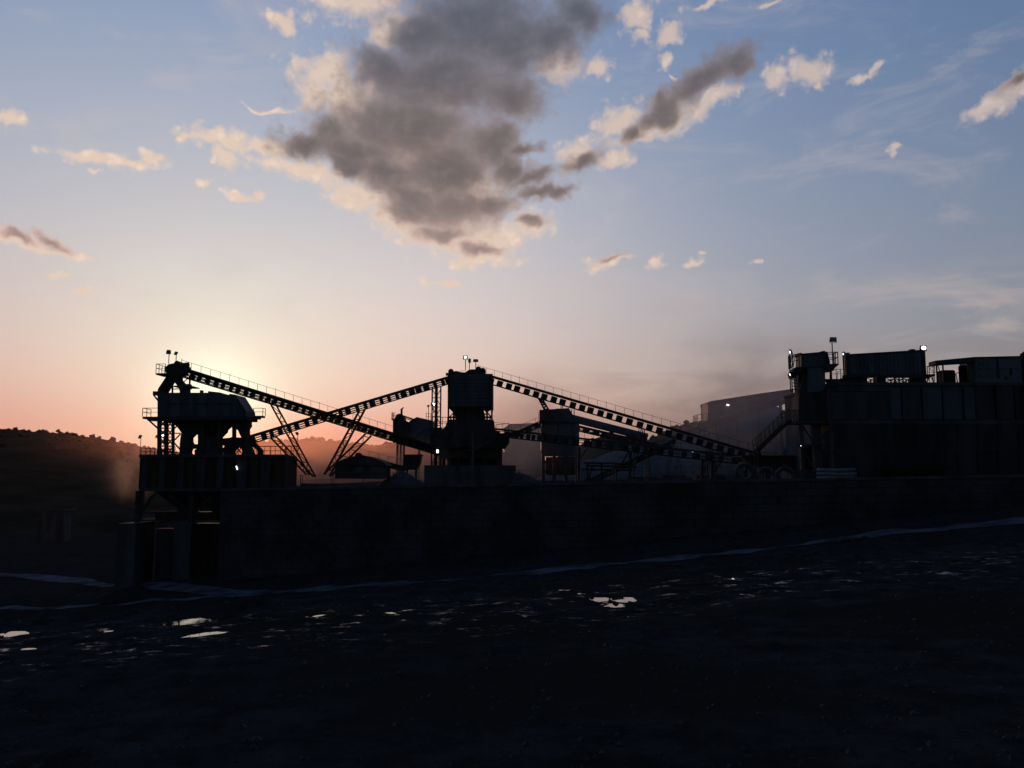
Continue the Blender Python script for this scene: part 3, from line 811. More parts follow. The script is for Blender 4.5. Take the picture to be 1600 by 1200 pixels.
# tower legs between the bins and the screen house
def lattice_panel(x0, x1, y0, y1, Y, n, w=.24, thin=.1):
    m = MB()
    m.barp(x0, y0, x0, y1, Y, w); m.barp(x1, y0, x1, y1, Y, w)
    for i in range(n):
        a_, b_ = y0 + (y1 - y0) * i / n, y0 + (y1 - y0) * (i + 1) / n
        m.barp(x0, a_, x1, a_, Y, thin); m.barp(x0, a_, x1, b_, Y, thin); m.barp(x1, a_, x0, b_, Y + .05, thin)
    return m
lattice_panel(249, 260, 655, 711, Y0 + 1.0, 4, .34, .13).build('tower_leg', DARKST, pl)
lattice_panel(261, 270.5, 655, 711, Y0 + 3.0, 4, .26, .11).build('tower_leg', RUSTY, pl)
m = MB(); m.barp(270.5, 672, 281, 660, Y0 + 3.0, .13); m.barp(270.5, 690, 282, 678, Y0 + 3.0, .12); m.barp(270.5, 690, 281, 702, Y0 + 3.0, .12); m.barp(270, 677, 282, 677, Y0 + 3.0, .12); m.barp(269, 707.5, 281, 707.5, Y0 + 3.0, .16); m.each('brace', DARKST, pl)
lattice_panel(366, 380, 697, 711, Y0 + 3.4, 1, .2, .1).build('tower_leg', RUSTY, pl)
for px in (316, 344, 387): 
    m = MB(); m.barp(px, 655, px, 711, Y0 + 1.0, .42); m.build('tower_leg', DARKST, pl)
# machinery in the tower: funnels and chutes, sky shows between them
m = MB(); m.prism([(257,655),(346,655),(345,662),(330,676),(309,677),(303,679),(298,684),(298,690),(300,694),(309,694),(309,701),(298,701),(296,705),(297,711.5),(280,711.5),(281,690),(283,676),(276,666)], Y0 + 1.6, .8); m.build('screen_funnel', DARKST, pl)
m = MB(); m.prism([(309,676),(350,664),(352,676),(346,682),(342,690),(344,703),(346,711.5),(304,711.5),(304,703),(309,700),(309,690)], Y0 + 2.6, .7); m.build('screen_funnel', PANEL, pl)
for poly in ([(336,655),(390,655),(390,664),(336,664)], [(336,664),(361.5,664),(353,671.5),(352,676),(342,675)], [(362.5,664),(365.5,664),(365.5,683),(362.5,683)], [(365.5,664),(391,664),(389,668),(384,674),(387,680),(383,684),(377,684),(371,671),(365.5,671)]):
    m = MB(); m.prism(poly, Y0 + 1.2, .8); m.build('screen_underpan', DARKST, pl)
m = MB(); m.prism([(340,690),(346,685),(358,684),(362,683),(372,683.5),(390,684),(398,692),(409,703.5),(409,711.5),(402,711.5),(402,704),(390,694),(392,700),(397,711.5),(383,711.5),(379,703),(372,697.5),(366,703),(363,711.5),(350,711.5),(347,702),(351,697),(345,695)], Y0 + 2.0, .7); m.build('discharge_chute', DARKST, pl)
m = MB(); m.prism([(352,695),(360,693),(364,700),(357,704)], Y0 + 1.9, .4); m.build('chute_door', RUSTY, pl)
# screen house
m = MB(); m.prism([(246,613.5),(325,613.5),(325,611),(343.5,613),(347.5,617),(358,617),(358,615),(368,616.5),(384,642),(384,652),(246,652)], Y0 + .4, 3.2); m.build('screen_house', PANEL, pl)
m = MB()
for px in (262, 283, 304, 323, 343, 362, 380): m.boxp(px - .7, 618 if px < 365 else 634, px + .7, 650, Y0 + .33, .07)
m.boxp(247, 630, 374, 631.5, Y0 + .34, .06)
m.each('seam_rib', STEEL, pl)
m = MB(); m.boxp(245, 650.5, 386, 656.5, Y0 + .2, 3.6); m.build('house_floor_beam', DARKST, pl)
m = MB(); m.boxp(238.5, 611.3, 250, 617, Y0 + .8, 2.4); m.barp(240, 617, 247, 626, Y0 + 1.4, .14); m.barp(240, 617, 247, 626, Y0 + 3.0, .14); m.build('inlet_lip', DARKST, pl)
m = MB(); m.boxp(312, 609.6, 316, 613.5, Y0 + 3, .4); m.build('vent_cap', STEEL, pl)
# walkways
def platform(x0, x1, yf, yt, Y, d, rail_sides, h=None, nm='walkway'):
    m = MB(); m.boxp(x0, yf, x1, yt, Y, d); o = m.build(nm, DARKST, pl)
    a_, c_ = W(x0, yf, Y), W(x1, yf, Y); h = h or 1.02
    ps = {'f': [(a_.x, Y, a_.z), (c_.x, Y, c_.z)], 'b': [(a_.x, Y + d, a_.z), (c_.x, Y + d, c_.z)], 'l': [(a_.x, Y, a_.z), (a_.x, Y + d, a_.z)], 'r': [(c_.x, Y, c_.z), (c_.x, Y + d, c_.z)]}
    m = MB()
    for s_ in rail_sides: m.rail(ps[s_], h)
    m.build('guard_rail', RUSTY, pl)
platform(222.5, 247, 651, 654.5, Y0 + 1.2, 2.0, 'fl', .92)
m = MB(); m.boxp(230, 654.4, 248, 657, Y0 + 1.4, 1.6); m.barp(232, 656, 248.5, 671, Y0 + 1.6, .15); m.barp(232, 656, 248.5, 671, Y0 + 2.9, .12); m.build('walkway_bracket', DARKST, pl)
platform(396, 410.5, 649.5, 652.5, Y0 + 2.4, .9, 'fr', .82)
m = MB(); m.boxp(396, 652.3, 405, 655, Y0 + 2.5, .7); m.build('walkway_bracket', RUSTY, pl)
# rail along the bin roof
m = MB(); zt = W(218, 711, Y0).z
xl, xr, x2, x3 = W(219, 711, Y0).x, W(247, 711, Y0).x, W(388, 711, Y0).x, W(444.5, 711, Y0).x
m.rail([(xl, Y0 + .2, zt), (xr, Y0 + .2, zt)], .72, .5, .022); m.build('guard_rail', RUSTY, pl); m = MB(); m.rail([(xl, Y0 + .2, zt), (xl, Y0 + 4.6, zt)], .72, 1.2, .022)
m.rail([(xl, Y0 + 4.6, zt), (x3, Y0 + 4.6, zt)], 1.04, .58, .022)
m.rail([(x3, Y0 + .2, zt), (x3, Y0 + 4.6, zt)], 1.0, 1.2, .022)
m.build('guard_rail', RUSTY, pl); m = MB()
m.rail([(x2 + .8, Y0 + .2, zt), (x3 - .03, Y0 + .2, zt)], .95, 1.2, .022)
m.build('guard_rail', RUSTY, pl)
# the hoop of a ladder top at the far end
m = MB(); c_ = W(452, 700, Y0 + 4.6); 
for i in range(10):
    a_, b_ = math.pi * i / 10, math.pi * (i + 1) / 10
    m.bar((c_.x - .3 * math.cos(a_), c_.y, c_.z + .3 * math.sin(a_)), (c_.x - .3 * math.cos(b_), c_.y, c_.z + .3 * math.sin(b_)), .045)
for s_ in (-.3, .3): m.bar((c_.x + s_, c_.y, c_.z), (c_.x + s_, c_.y, zt), .045)
m.build('ladder_hoop', RUSTY, pl)
# head of the long conveyor with its forked chute
Yh = Y0 + 2.4
m = MB(); m.prism([(257.5,575),(263,569),(271.5,567.5),(273.5,564.5),(276.5,563.4),(279.5,565),(281,569),(285,572),(286,584),(277,587),(274,590),(263,590),(259,582)], Yh, 1.5); m.build('head_box', DARKST, pl)
m = MB(); m.prism([(261,586),(270,590),(257,611),(255.5,614),(246,614),(246.5,608)], Yh + .3, 1.2); m.build('chute_leg', DARKST, pl)
m = MB(); m.prism([(266,590),(274,585),(277,590),(288,603),(290,614),(281,614),(279.5,606),(270,594)], Yh + .3, 1.2); m.build('chute_leg', DARKST, pl)
m = MB()
for px, y_ in ((284.5, 586), (296.5, 588), (269.5, 602)): m.barp(px, y_, px, 614, Yh + .6, .15); m.barp(px, y_, px, 614, Yh + 2.2, .15)
m.barp(285, 599, 297, 588, Yh + .6, .08); m.barp(271, 587, 285, 601, Yh + 2.2, .08)
m.build('head_support', DARKST, pl)
m = MB(); m.boxp(269, 602.5, 299, 604, Yh + .2, 2.4); m.boxp(269, 607, 299, 608.3, Yh + .2, .2); m.boxp(288, 599.8, 295.5, 603, Yh + .6, .8); m.build('walkway', DARKST, pl)
m = MB(); m.boxp(243, 583, 262, 585.4, Yh, 2.2); m.build('walkway', RUSTY, pl)
m = MB(); p = W(243.6, 583, Yh); q_ = W(258, 583, Yh); m.rail([q_, p, p + Vector((0, 2.2, 0)), q_ + Vector((0, 2.2, 0))], 1.02, .85, .026); m.build('guard_rail', RUSTY, pl)
m = MB(); c_ = W(290.5, 570.5, Yh + .6); m.tube(c_ - Vector((.28, 0, .02)), c_ + Vector((.32, 0, .06)), .27, 12); m.boxp(285.5, 573, 295, 576.5, Yh + .3, .6); m.boxp(286.5, 568, 288, 574, Yh + .4, .4); m.build('drive_motor', DARKST, pl)

gl = 'floodlights around the plant'
floodlight(263.5, 549.5, 568, Yh + .4, 'bigger of the two unlit floodlights on the head of the railed conveyor', .42, .42, group=gl, tilt=.5, yaw=.5)
floodlight(275, 551.5, 564, Yh + 1.4, 'slim tilted unlit floodlight beside the bigger one on the conveyor head', .26, .36, group=gl, tilt=.7, yaw=1.0)
floodlight(218.8, 682, 711, Y0 + .3, 'slender lamp on the bin roof corner beside the hillside', .2, .36, group=gl, tilt=.6, yaw=1.2, pole_w=.06)
floodlight(246.5, 682, 711, Y0 + 4.4, 'boxy unlit lamp on a post among the stilts of the screening plant', .42, .28, group=gl, yaw=.3, pole_w=.06)
floodlight(464.2, 677, 711, Y0 + 4.5, 'small drooping lamp on the bin roof corner near the trestles', .2, .34, group=gl, tilt=.6, yaw=-1.0, pole_w=.06)
floodlight(255.3, 680, 695, Y0 + 3.6, 'white glowing floodlight behind the latticed stilts of the screening plant', .46, .38, LIT, gl)
def lamp_tube(px, py, Y, label, ln=.34, tilt=.35, mat=LIT_SOFT, r=.06):
    c_ = W(px, py, Y); t = thing('tube_lamp', label, 'lamp', c_, 'small lit lamps fixed to the plant')
    d = Vector((math.sin(tilt), 0, -math.cos(tilt))) * (ln / 2)
    mb('tube', c_ - d, c_ + d, r, 8).build('lamp_tube', mat, t)
    m = MB(); m.bar(c_ - d * 1.2 + Vector((0, .09, 0)), c_ + d * 1.2 + Vector((0, .09, 0)), .16, .05); m.build('lamp_housing', DARKST, t)
    return t
lamp_tube(370, 731, Y0 - .12, 'small slanting white tube lamp on the bin wall', .40, .35)

# ---------------------------------------------------------------- middle silo tower
Yc = 93.0
ct = thing('silo_tower', 'square silo tower in the middle where the conveyors meet', 'silo tower', (W(735, 757, Yc + 3).x, Yc + 3, fz(735, Yc)))
def cp(nm, mat, fn):
    m = MB(); fn(m); return m.build(nm, mat, ct)
m = MB(); m.prism([(699.5,584),(769.5,584),(769.5,636),(699.5,636)], Yc, 5.4); m.build('silo', PANEL, ct)
rib = None
for i, yy in enumerate(range(592, 636, 6)):
    m = MB(); m.boxp(699.2, yy, 769.8, yy + .8, Yc - .06, .07); m.build('siding_rib', STEEL, ct)
for px in (700.5, 768.5):
    m = MB(); m.boxp(px - 1.4, 584, px + 1.4, 668, Yc - .1, .3); m.build('corner_post', DARKST, ct)
    m = MB(); m.boxp(px - 1.4, 636, px + 1.4, 668, Yc + 5.2, .3); m.build('corner_post', DARKST, ct)
# head machinery
m = MB(); m.prism([(703,585),(703,581),(708,580.5),(713,579.5),(718,580.5),(720,583),(723.5,586),(727,582),(731,578.5),(736,577),(745,577),(752,578),(757,584),(757,585)], Yc + .6, 3.6); m.build('head_house', DARKST, ct)
for px, py, r_ in ((704.5, 580.5, .33), (747.5, 577.5, .38), (754.3, 579.3, .36)):
    c_ = W(px, py, Yc + .9); m = MB(); m.tube(c_, c_ + Vector((0, .9, 0)), r_, 14); m.build('drive_drum', DARKST, ct)
m = MB(); m.boxp(696.5, 582.5, 703, 587, Yc + .6, .12); m.boxp(744, 580, 757, 585, Yc + 1.0, 1.0); m.boxp(756, 580.5, 758.5, 583, Yc + 1.1, .5); m.each('motor_mount', DARKST, ct)
m = MB(); p = W(719, 585, Yc + .3); q_ = W(727, 585, Yc + .3); m.rail([p, q_], .42, .5, .02); m.build('guard_rail', GALV, ct)
# open storey with bracing and pipes
m = MB(); m.boxp(716, 636, 754, 668, Yc + .8, 3.8); m.build('surge_bin', DARKST, ct)
m = MB()
for (x0, x1) in ((702, 716), (754, 768)):
    for Yq in (Yc + .2, Yc + 5.0):
        m.barp(x0, 637, x1, 652, Yq, .15); m.barp(x1, 637, x0, 652, Yq, .12); m.barp(x0, 652, x1, 667, Yq, .14); m.barp(x1, 652, x0, 667, Yq, .12); m.barp(x0, 652, x1, 652, Yq, .2); m.barp((x0+x1)/2, 636, (x0+x1)/2, 668, Yq, .22)
m.each('brace', DARKST, ct)
m = MB(); m.prism([(710,640),(716,636),(716,668),(712,668)], Yc + 1.2, 1.6); m.prism([(754,636),(757,646),(759.5,668),(754,668)], Yc + 1.2, 1.6); m.each('feed_chute', RUSTY, ct)
m = MB(); m.boxp(700, 655.5, 770, 669, Yc + 5.0, .3); m.build('back_screen', DARKST, ct)
m = MB(); m.prism([(699,658),(771,656),(773,672),(772,684),(689,684),(690,672),(696,666)], Yc - .4, 5.6); m.build('screen_deck', DARKST, ct)
# working platform
m = MB(); m.prism([(671.5,684.5),(795,676),(796,688),(788,699),(674,699),(672,690)], Yc - 1.2, 7.0); m.build('platform', DARKST, ct)
m = MB(); m.prism([(672,676.5),(684,676.5),(684,685),(672,685)], Yc + .4, 2.4); m.build('stair_landing', DARKST, ct)
def crail(pts, *a):
    m = MB(); m.rail(pts, *a); m.build('guard_rail', GALV, ct)
p = W(672.5, 685, Yc - 1.0); q_ = W(690, 685, Yc - 1.0); crail([q_, p, p + Vector((0, 5, 0))], 1.1, 1.0, .03)
p = W(775, 678, Yc - 1.0); q_ = W(795, 676, Yc - 1.0); crail([p, q_, q_ + Vector((0, 5, 0))], 1.05, 1.0, .03)
p = W(676, 666, Yc + 5.4); q_ = W(699, 666, Yc + 5.4); crail([p, q_], 1.1, .6, .03)
p = W(680, 676, Yc + 1); q_ = W(697, 674, Yc + 1); crail([p, q_], 1.0, .6, .03)
# crusher storey on columns
m = MB(); m.prism([(684,699),(784,699),(783,710),(776,716),(690,716),(686,710)], Yc - .2, 5.6); m.build('crusher', DARKST, ct)
for px in (688, 701, 716, 735, 757, 780):
    w_ = .55 if px == 780 else .32
    m = MB(); c_ = W(px, 700, Yc); m.box((c_.x - w_ / 2, Yc + .2, fz(px, Yc) - .1), (c_.x + w_ / 2, Yc + .2 + w_, c_.z)); m.build('column', STEEL, ct)
    m = MB(); m.box((c_.x - w_ / 2, Yc + 4.8, fz(px, Yc) - .1), (c_.x + w_ / 2, Yc + 4.8 + w_, c_.z)); m.build('column', STEEL, ct)
m = MB(); m.boxp(705, 714, 776, 730, Yc + 2.2, 2.6); m.build('crusher_base', DARKST, ct)
m = MB(); a_ = W(663, 727, Yc - 2.2); c_ = W(806, 727, Yc - 2.2); m.box((a_.x, Yc - 2.2, fz(735, Yc) - .3), (c_.x, Yc - .4, a_.z)); m.build('base_wall', CONC, ct)
m = MB(); m.barp(742, 704, 768, 690, Yc - 1.6, .14); m.barp(703, 715, 742, 700, Yc - 1.5, .12); m.each('brace', DARKST, ct)
floodlight(727.3, 558.5, 578, Yc + 1.4, 'bright lit floodlight on the tallest pole over the silo tower', .50, .44, LIT, gl)
floodlight(733.5, 563.5, 578, Yc + 2.4, 'dark floodlight turned away between the two others over the silo tower', .30, .46, group=gl, yaw=1.1)
floodlight(743.3, 563.5, 577, Yc + 1.2, 'wide flat unlit floodlight over the silo tower beside the drive drums', .56, .26, group=gl, tilt=-.5)
lamp_tube(683.6, 705.2, Yc - 1.1, 'bright warm white lamp under the platform edge of the silo tower', .34, 0, LIT_WARM, .12)
lamp_tube(879, 627.3, 93.2, 'small lit lamp under the square openings of the railed conveyor', .2, 1.2, LIT_SOFT, .07)

# latticed mast that carries the upper end of the climbing conveyor
mast = thing('lattice_mast', 'slim latticed steel mast under the upper end of the climbing conveyor', 'steel mast', (W(682, 750, 97).x, 96.4, fz(682, 97)))
Ym = 96.4
for Yq, wd in ((Ym, 1.0), (Ym + 1.3, 1.0)):
    for px, w_ in ((675.5, .16), (682, .34 if Yq == Ym else .16), (688.8, .16)):
        t_ = W(px, 604 if Yq == Ym else 607, Yq); m = MB(); m.box((t_.x - w_ / 2, Yq - w_ / 2, fz(px, Ym) - .1), (t_.x + w_ / 2, Yq + w_ / 2, t_.z)); m.build('mast_leg', DARKST, mast)
m = MB()
for i in range(10):
    a_, b_ = 607 + i * 14.5, 607 + (i + 1) * 14.5
    m.barp(675.5, b_, 688.8, b_, Ym, .09)
    if i % 2 == 0: m.barp(675.5, a_ + 1, 682, b_ - 1, Ym, .08); m.barp(688.8, a_ + 1, 682, b_ - 1, Ym, .08)
    else: m.barp(682, a_ + 1, 675.5, b_ - 1, Ym, .08); m.barp(682, a_ + 1, 688.8, b_ - 1, Ym, .08)
m.build('lacing', DARKST, mast)
floodlight(677.5, 631.5, 646, Ym + 2.6, 'glowing white floodlight seen through the latticed mast', .62, .36, LIT, gl)
pole = thing('utility_pole', 'tall plain pole with a slanting strut standing before the silo tower', 'pole', (W(739.5, 760, 86).x, 86, fz(739, 86)))
t_ = W(739.5, 676, 86); m = MB(); m.tube((t_.x, 86, fz(739, 86) - .2), t_, .15, 10, .11); m.build('pole', GALV, pole)
m = MB(); m.barp(741, 703, 768, 687, 86, .11); m.barp(735, 701, 739, 705, 86, .1); m.build('strut', GALV, pole)

# ---------------------------------------------------------------- second crusher behind, hut, transfer house
Ys = 117.0
sc2 = thing('screen_station', 'hazy screening station with sloping hoods behind the latticed mast', 'screening station', (W(650, 750, Ys).x, Ys, fz(650, Ys)))
for nm, poly, Yq, d_, mt in (('feed_box', [(616.5,655),(619,648),(624,646),(629,648),(631,656),(640,660),(640,672),(632,690),(615.5,690),(615.5,664)], Ys, 3, DARKST),
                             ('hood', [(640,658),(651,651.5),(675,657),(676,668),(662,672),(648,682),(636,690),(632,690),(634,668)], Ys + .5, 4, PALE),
                             ('hood', [(650,684),(664,671),(676,668),(690,668),(690,694),(640,694)], Ys - .6, 5, PANEL),
                             ('screen_body', [(615.5,689),(690,693),(690,703),(660,703),(620,694)], Ys, 4, DARKST)):
    m = MB(); m.prism(poly, Yq, d_); m.build(nm, mt, sc2)
m = MB(); m.barp(630, 650, 651, 657, Ys - .1, .22); m.barp(630, 653, 648, 658, Ys - .1, .12); m.barp(627.5, 648, 627.5, 638.5, Ys, .28); m.barp(627.5, 640, 630.5, 636.5, Ys, .16); m.build('feed_arm', DARKST, sc2)
m = MB(); m.boxp(611.5, 654, 618, 656, Ys, 2); p = W(612, 654, Ys); q_ = W(617, 654, Ys); m.rail([q_, p, p + Vector((0, 2, 0))], .85, .6, .03); m.barp(615, 655, 615, 692, Ys, .2); m.build('side_platform', RUSTY, sc2)
for px in (621, 626, 631, 655, 680):
    m = MB(); c_ = W(px, 694, Ys + 1); m.box((c_.x - .16, Ys + 1, fz(px, Ys) - .1), (c_.x + .16, Ys + 1.32, c_.z)); m.build('column', RUSTY, sc2)
m = MB(); p = W(662, 686, Ys - .8); q_ = W(684, 686, Ys - .8); m.rail([p, q_], 1.4, 1.2, .035); m.barp(661, 692, 690, 692, Ys - .8, .2); m.build('guard_rail', GALV, sc2)
floodlight(669.2, 634, 657, Ys + 1, 'thin unlit lamp post on the hazy hood behind the latticed mast', .2, .3, group=gl, tilt=.6, yaw=1.0, pole_w=.09)
m = MB(); p = W(666, 656, Ys + .6); q_ = W(673, 657, Ys + .6); m.rail([p, q_], 1.0, .35, .03); m.build('guard_rail', GALV, sc2)
bn_ = thing('receiving_bin', 'small dusty receiving bin at the foot of the small railed conveyor', 'bin', (W(643, 748, 101).x, 101, fz(643, 101)))
m = MB(); m.prism([(631,711),(657,711),(655,724),(649,734),(636,734),(629,727)], 100, 2.2); m.build('bin_body', DARKST, bn_)
m = MB(); m.boxp(629.5, 710, 658, 712.2, 99.9, 2.4); m.build('bin_rim', RUSTY, bn_)
for px in (636, 650):
    c_ = W(px, 733, 100.3); m = MB(); m.box((c_.x - .12, 100.3, fz(px, 101) - .1), (c_.x + .12, 100.55, c_.z)); m.build('stand_leg', DARKST, bn_)
hut = thing('hut', 'low dark hut with a rounded roof beside the trestle feet', 'hut', (W(562, 748, 93).x, 93, fz(562, 93)))
m = MB(); m.boxp(523, 725, 602, 748, 93, 4); m.build('wall', CONC, hut)
m = MB(); m.prism([(519,727),(523,724),(535,717.5),(550,713),(566,711.3),(582,714.5),(598,721),(604,727.5)], 92.7, 4.6); m.build('roof', STEEL, hut)
for px in (537, 561, 586):
    m = MB(); m.boxp(px - 5, 730, px + 5, 738, 92.94, .1); fr_ = m.build('window', WINDOW, hut)
    m = MB(); m.boxp(px - 5.6, 738, px + 5.6, 739, 92.88, .2); m.build('sill', CONC, fr_)
def heap(label, px, py, Y, rx, ry, h, mat, nm='stockpile', group=None, base=None, cat='stockpile'):
    c_ = W(px, py, Y); z0 = (fz(px, Y) if base is None else base) - .15
    m = MB(); n, rr = 40, 12; vs_ = [(c_.x, Y, z0 + h)]
    for j in range(1, rr + 1):
        for i in range(n):
            k = 2 * math.pi * i / n; r_ = j / rr
            x, y = c_.x + math.cos(k) * rx * r_, Y + math.sin(k) * ry * r_
            vs_.append((x, y, z0 + max(0, h * (1 - r_ ** 1.15)) + h * .10 * fb(x, y, 1.6 / max(1, rx * .3), 5) * (1 - r_ * .6)))
    fs = [(0, 1 + i, 1 + (i + 1) % n) for i in range(n)] + [(1+(j-1)*n+i, 1+j*n+i, 1+j*n+(i+1)%n, 1+(j-1)*n+(i+1)%n) for j in range(1, rr) for i in range(n)]
    m.add(vs_, fs, True)
    return tag(m.build(nm, mat), label, cat, group)
SAND = material('crushed_stone', (.085, .082, .080), .95, 0, .35, 1.5, .7, .05)
heap('small heap of crushed stone spilling below the receiving bin', 628, 745, 97, 3.2, 2.2, 1.9, SAND)
heap('low heap of grit at the foot of the silo tower wall', 812, 750, 95, 3.0, 2, 1.4, SAND)
heap('big dark stockpile rising behind the low conveyor towards the gallery', 1180, 745, 138, 24, 16, 13.4, SAND)
heap('rounded stockpile between the transfer house and the big stockpile', 1010, 745, 128, 15, 10, 6.2, SAND)
heap('wide flat stockpile behind the low end of the silo conveyor', 925, 750, 120, 9, 6, 3.2, SAND)

Yt = 99.0
th = thing('transfer_house', 'square pale transfer house with a hooded top beneath the railed conveyor', 'transfer house', (W(874, 752, Yt).x, Yt, fz(874, Yt)))
m = MB(); m.prism([(843,640.5),(889,637.5),(896.5,651),(898,658),(848,659.5),(843,659)], Yt, 5); m.build('hood', PANEL, th)
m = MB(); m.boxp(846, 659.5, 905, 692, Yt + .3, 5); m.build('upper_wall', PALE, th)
m = MB(); m.prism([(846,692),(905,692),(905,703),(899,712),(852,712),(846,703)], Yt + .3, 5); m.build('hopper', PANEL, th)
m = MB()
for px in (850, 872, 894): m.boxp(px - .7, 660, px + .7, 691, Yt + .22, .1)
m.each('seam_rib', STEEL, th)
m = MB(); m.boxp(842.5, 657.5, 906, 660.5, Yt - .1, 5.6); m.build('floor_beam', DARKST, th)
for px in (849, 866, 884, 902):
    for Yq in (Yt + .4, Yt + 4.8):
        c_ = W(px, 712, Yq); m = MB(); m.box((c_.x - .2, Yq, fz(px, Yt) - .1), (c_.x + .2, Yq + .4, W(px, 692, Yq).z)); m.build('column', STEEL, th)
m = MB(); m.barp(849, 716, 866, 742, Yt + .5, .16); m.barp(866, 716, 849, 742, Yt + .5, .16); m.barp(884, 716, 902, 742, Yt + .5, .16); m.barp(849, 722, 902, 722, Yt + .5, .2); m.boxp(853, 714, 898, 742, Yt + 3.4, .3); m.each('brace', RUSTY, th)
m = MB(); p = W(851, 640, Yt + .3); q_ = W(890, 637.5, Yt + .3); 
for px in (876.5, 879, 893, 897): m.barp(px, 633 if px < 885 else 640, px, 640 if px < 885 else 652, Yt + .4, .1)
m.build('guard_rail', GALV, th)
# the slanting strut that carries the railed conveyor on the transfer house
st = thing('conveyor_strut', 'thick slanting strut from the railed conveyor to the transfer house', 'strut', W(860, 655, 94.4))
m = MB(); lattice(m, W(841.5, 622, 94.0), W(857, 652, 98.6), W(846.5, 622, 94.0), W(864, 652, 98.6), 4, .16, .14); m.build('strut_leg', DARKST, st)
m = MB(); m.bar(W(855, 652.5, 98.6), W(866, 652.5, 98.6), .3); m.build('strut_plate', DARKST, st)

# ---------------------------------------------------------------- gallery on the skyline and its lamp
Yg = 124.0
ga_ = thing('gallery', 'long pale clad gallery with a boxy end on the skyline before the crusher', 'gallery', (W(1160, 700, Yg).x, Yg, fz(1160, Yg)))
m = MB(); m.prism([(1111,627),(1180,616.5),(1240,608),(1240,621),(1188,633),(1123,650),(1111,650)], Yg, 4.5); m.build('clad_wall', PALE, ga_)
m = MB(); m.prism([(1110,626.8),(1180,615.8),(1240,607.2),(1240,608.6),(1180,617.2),(1110,628.2)], Yg - .2, 5); m.build('roof', PANEL, ga_)
m = MB(); m.boxp(1106.5, 629.5, 1123, 656, Yg - .9, 4.5); m.build('end_house', PANEL, ga_)
m = MB(); m.boxp(1105.8, 628.4, 1123.6, 630, Yg - 1.0, 4.8); m.build('end_roof', STEEL, ga_)
m = MB(); m.prism([(1089,662),(1123,655),(1190,633),(1240,621),(1240,628),(1190,641),(1123,664),(1091,668)], Yg - .8, 4); m.build('walkway', DARKST, ga_)
m = MB(); p = W(1090, 660, Yg - .9); q_ = W(1106, 658, Yg - .9); m.rail([q_, p, p + Vector((0, 3, 0))], 1.15, .7, .04); m.rail([W(1124, 655, Yg - .9), W(1190, 634, Yg - .9)], .9, 1.2, .035); m.build('guard_rail', GALV, ga_)
for px, yy in ((1100, 664), (1118, 660), (1150, 652), (1185, 640), (1220, 631)):
    c_ = W(px, yy, Yg + 1); m = MB(); m.box((c_.x - .2, Yg + 1, fz(px, Yg) - .2), (c_.x + .2, Yg + 1.4, c_.z)); m.build('column', DARKST, ga_)
floodlight(1096, 634.5, 662, Yg - .6, 'thin drooping lamp post on the gallery platform', .22, .3, group=gl, tilt=.7, yaw=1.0, pole_w=.1)
lamp_tube(1137.3, 632.8, Yg - .15, 'lit white bulkhead lamp on the gallery wall', .34, 1.2, LIT, .09)
lamp_tube(1081.5, 705.3, 84.9, 'tiny lit lamp on the side of the low long conveyor', .24, 1.4, LIT_SOFT, .055)
# flat roofed shed far behind, left of the transfer house
sh = thing('shed', 'far flat roofed shed in the haze between silo tower and transfer house', 'shed', (W(815, 740, 150).x, 150, fz(815, 150)))
m = MB(); a_ = W(788, 670, 150); c_ = W(846, 666, 150); m.box((a_.x, 150, fz(815, 150) - .2), (c_.x, 160, a_.z)); m.build('wall', PANEL, sh)
m = MB(); m.prism([(786,670),(796,662.5),(834,661),(848,666),(848,670)], 149.7, 10.6); m.build('roof', STEEL, sh)
# supports below the low conveyor
for px, yt, Yq, lab in ((1097.5, 719, 84.8, 'leaning steel post under the low long conveyor, farther from the tyres'), (1113, 721, 84.4, 'upright steel post under the low long conveyor, nearer the tyres'), (985, 707, 87.1, 'steel post under the middle of the low long conveyor'), (905, 699, 88.5, 'steel post under the low long conveyor before the transfer house')):
    z0 = fz(px, Yq); t_ = W(px, yt, Yq); s_ = thing('conveyor_post', lab, 'post', (t_.x, Yq, z0), 'posts under the low conveyor')
    m = MB(); m.bar((t_.x - .12, Yq, z0), t_, .26); m.build('post', DARKST, s_)
    m = MB(); m.box((t_.x - .45, Yq - .4, z0 - .1), (t_.x + .35, Yq + .4, z0 + .22)); m.build('footing', CONC, s_)
    m = MB(); m.bar((t_.x + .9, Yq, t_.z - .1), (t_.x - .02, Yq, t_.z - 1.3), .12); m.build('knee_brace', DARKST, s_)

# trestles and a pipe rack in the tangle between transfer house and stairs
for lab, px, yt, xa, xb, Yq in (('slim trestle under the middle of the railed silo conveyor', 1002, 668, 984, 1018, 92.4), ('short trestle under the dusty climbing conveyor', 1052, 683, 1040, 1066, 116.0), ('trestle under the upper part of the dusty climbing conveyor', 1128, 660, 1114, 1144, 116.0), ('short trestle under the lower end of the railed silo conveyor', 1108, 697, 1099, 1121, 89.3)):
    f_ = W(px, 748, Yq); f_.z = fz(px, Yq); zpy = 600 + (FPX * math.tan(PITCH)) - (f_.z - EYE) / Yq * FPX
    trestle(lab, f_, [((px - 3, yt), (px, yt), (xa, zpy), (xa + 5, zpy), Yq, Yq, 4), ((px + 1, yt), (px + 4, yt), (xb - 5, zpy), (xb, zpy), Yq, Yq, 4)], DARKST, .09, group='trestles in the tangle behind the wall')
pr = thing('pipe_rack', 'low pipe rack with tangled pipes behind the fence beside the transfer house', 'pipe rack', (W(945, 750, 94).x, 94, fz(945, 94)))
for px in (918, 940, 962, 984):
    t_ = W(px, 722, 94); m = MB(); m.box((t_.x - .1, 94, fz(px, 94) - .1), (t_.x + .1, 94.2, t_.z)); m.build('post', DARKST, pr)
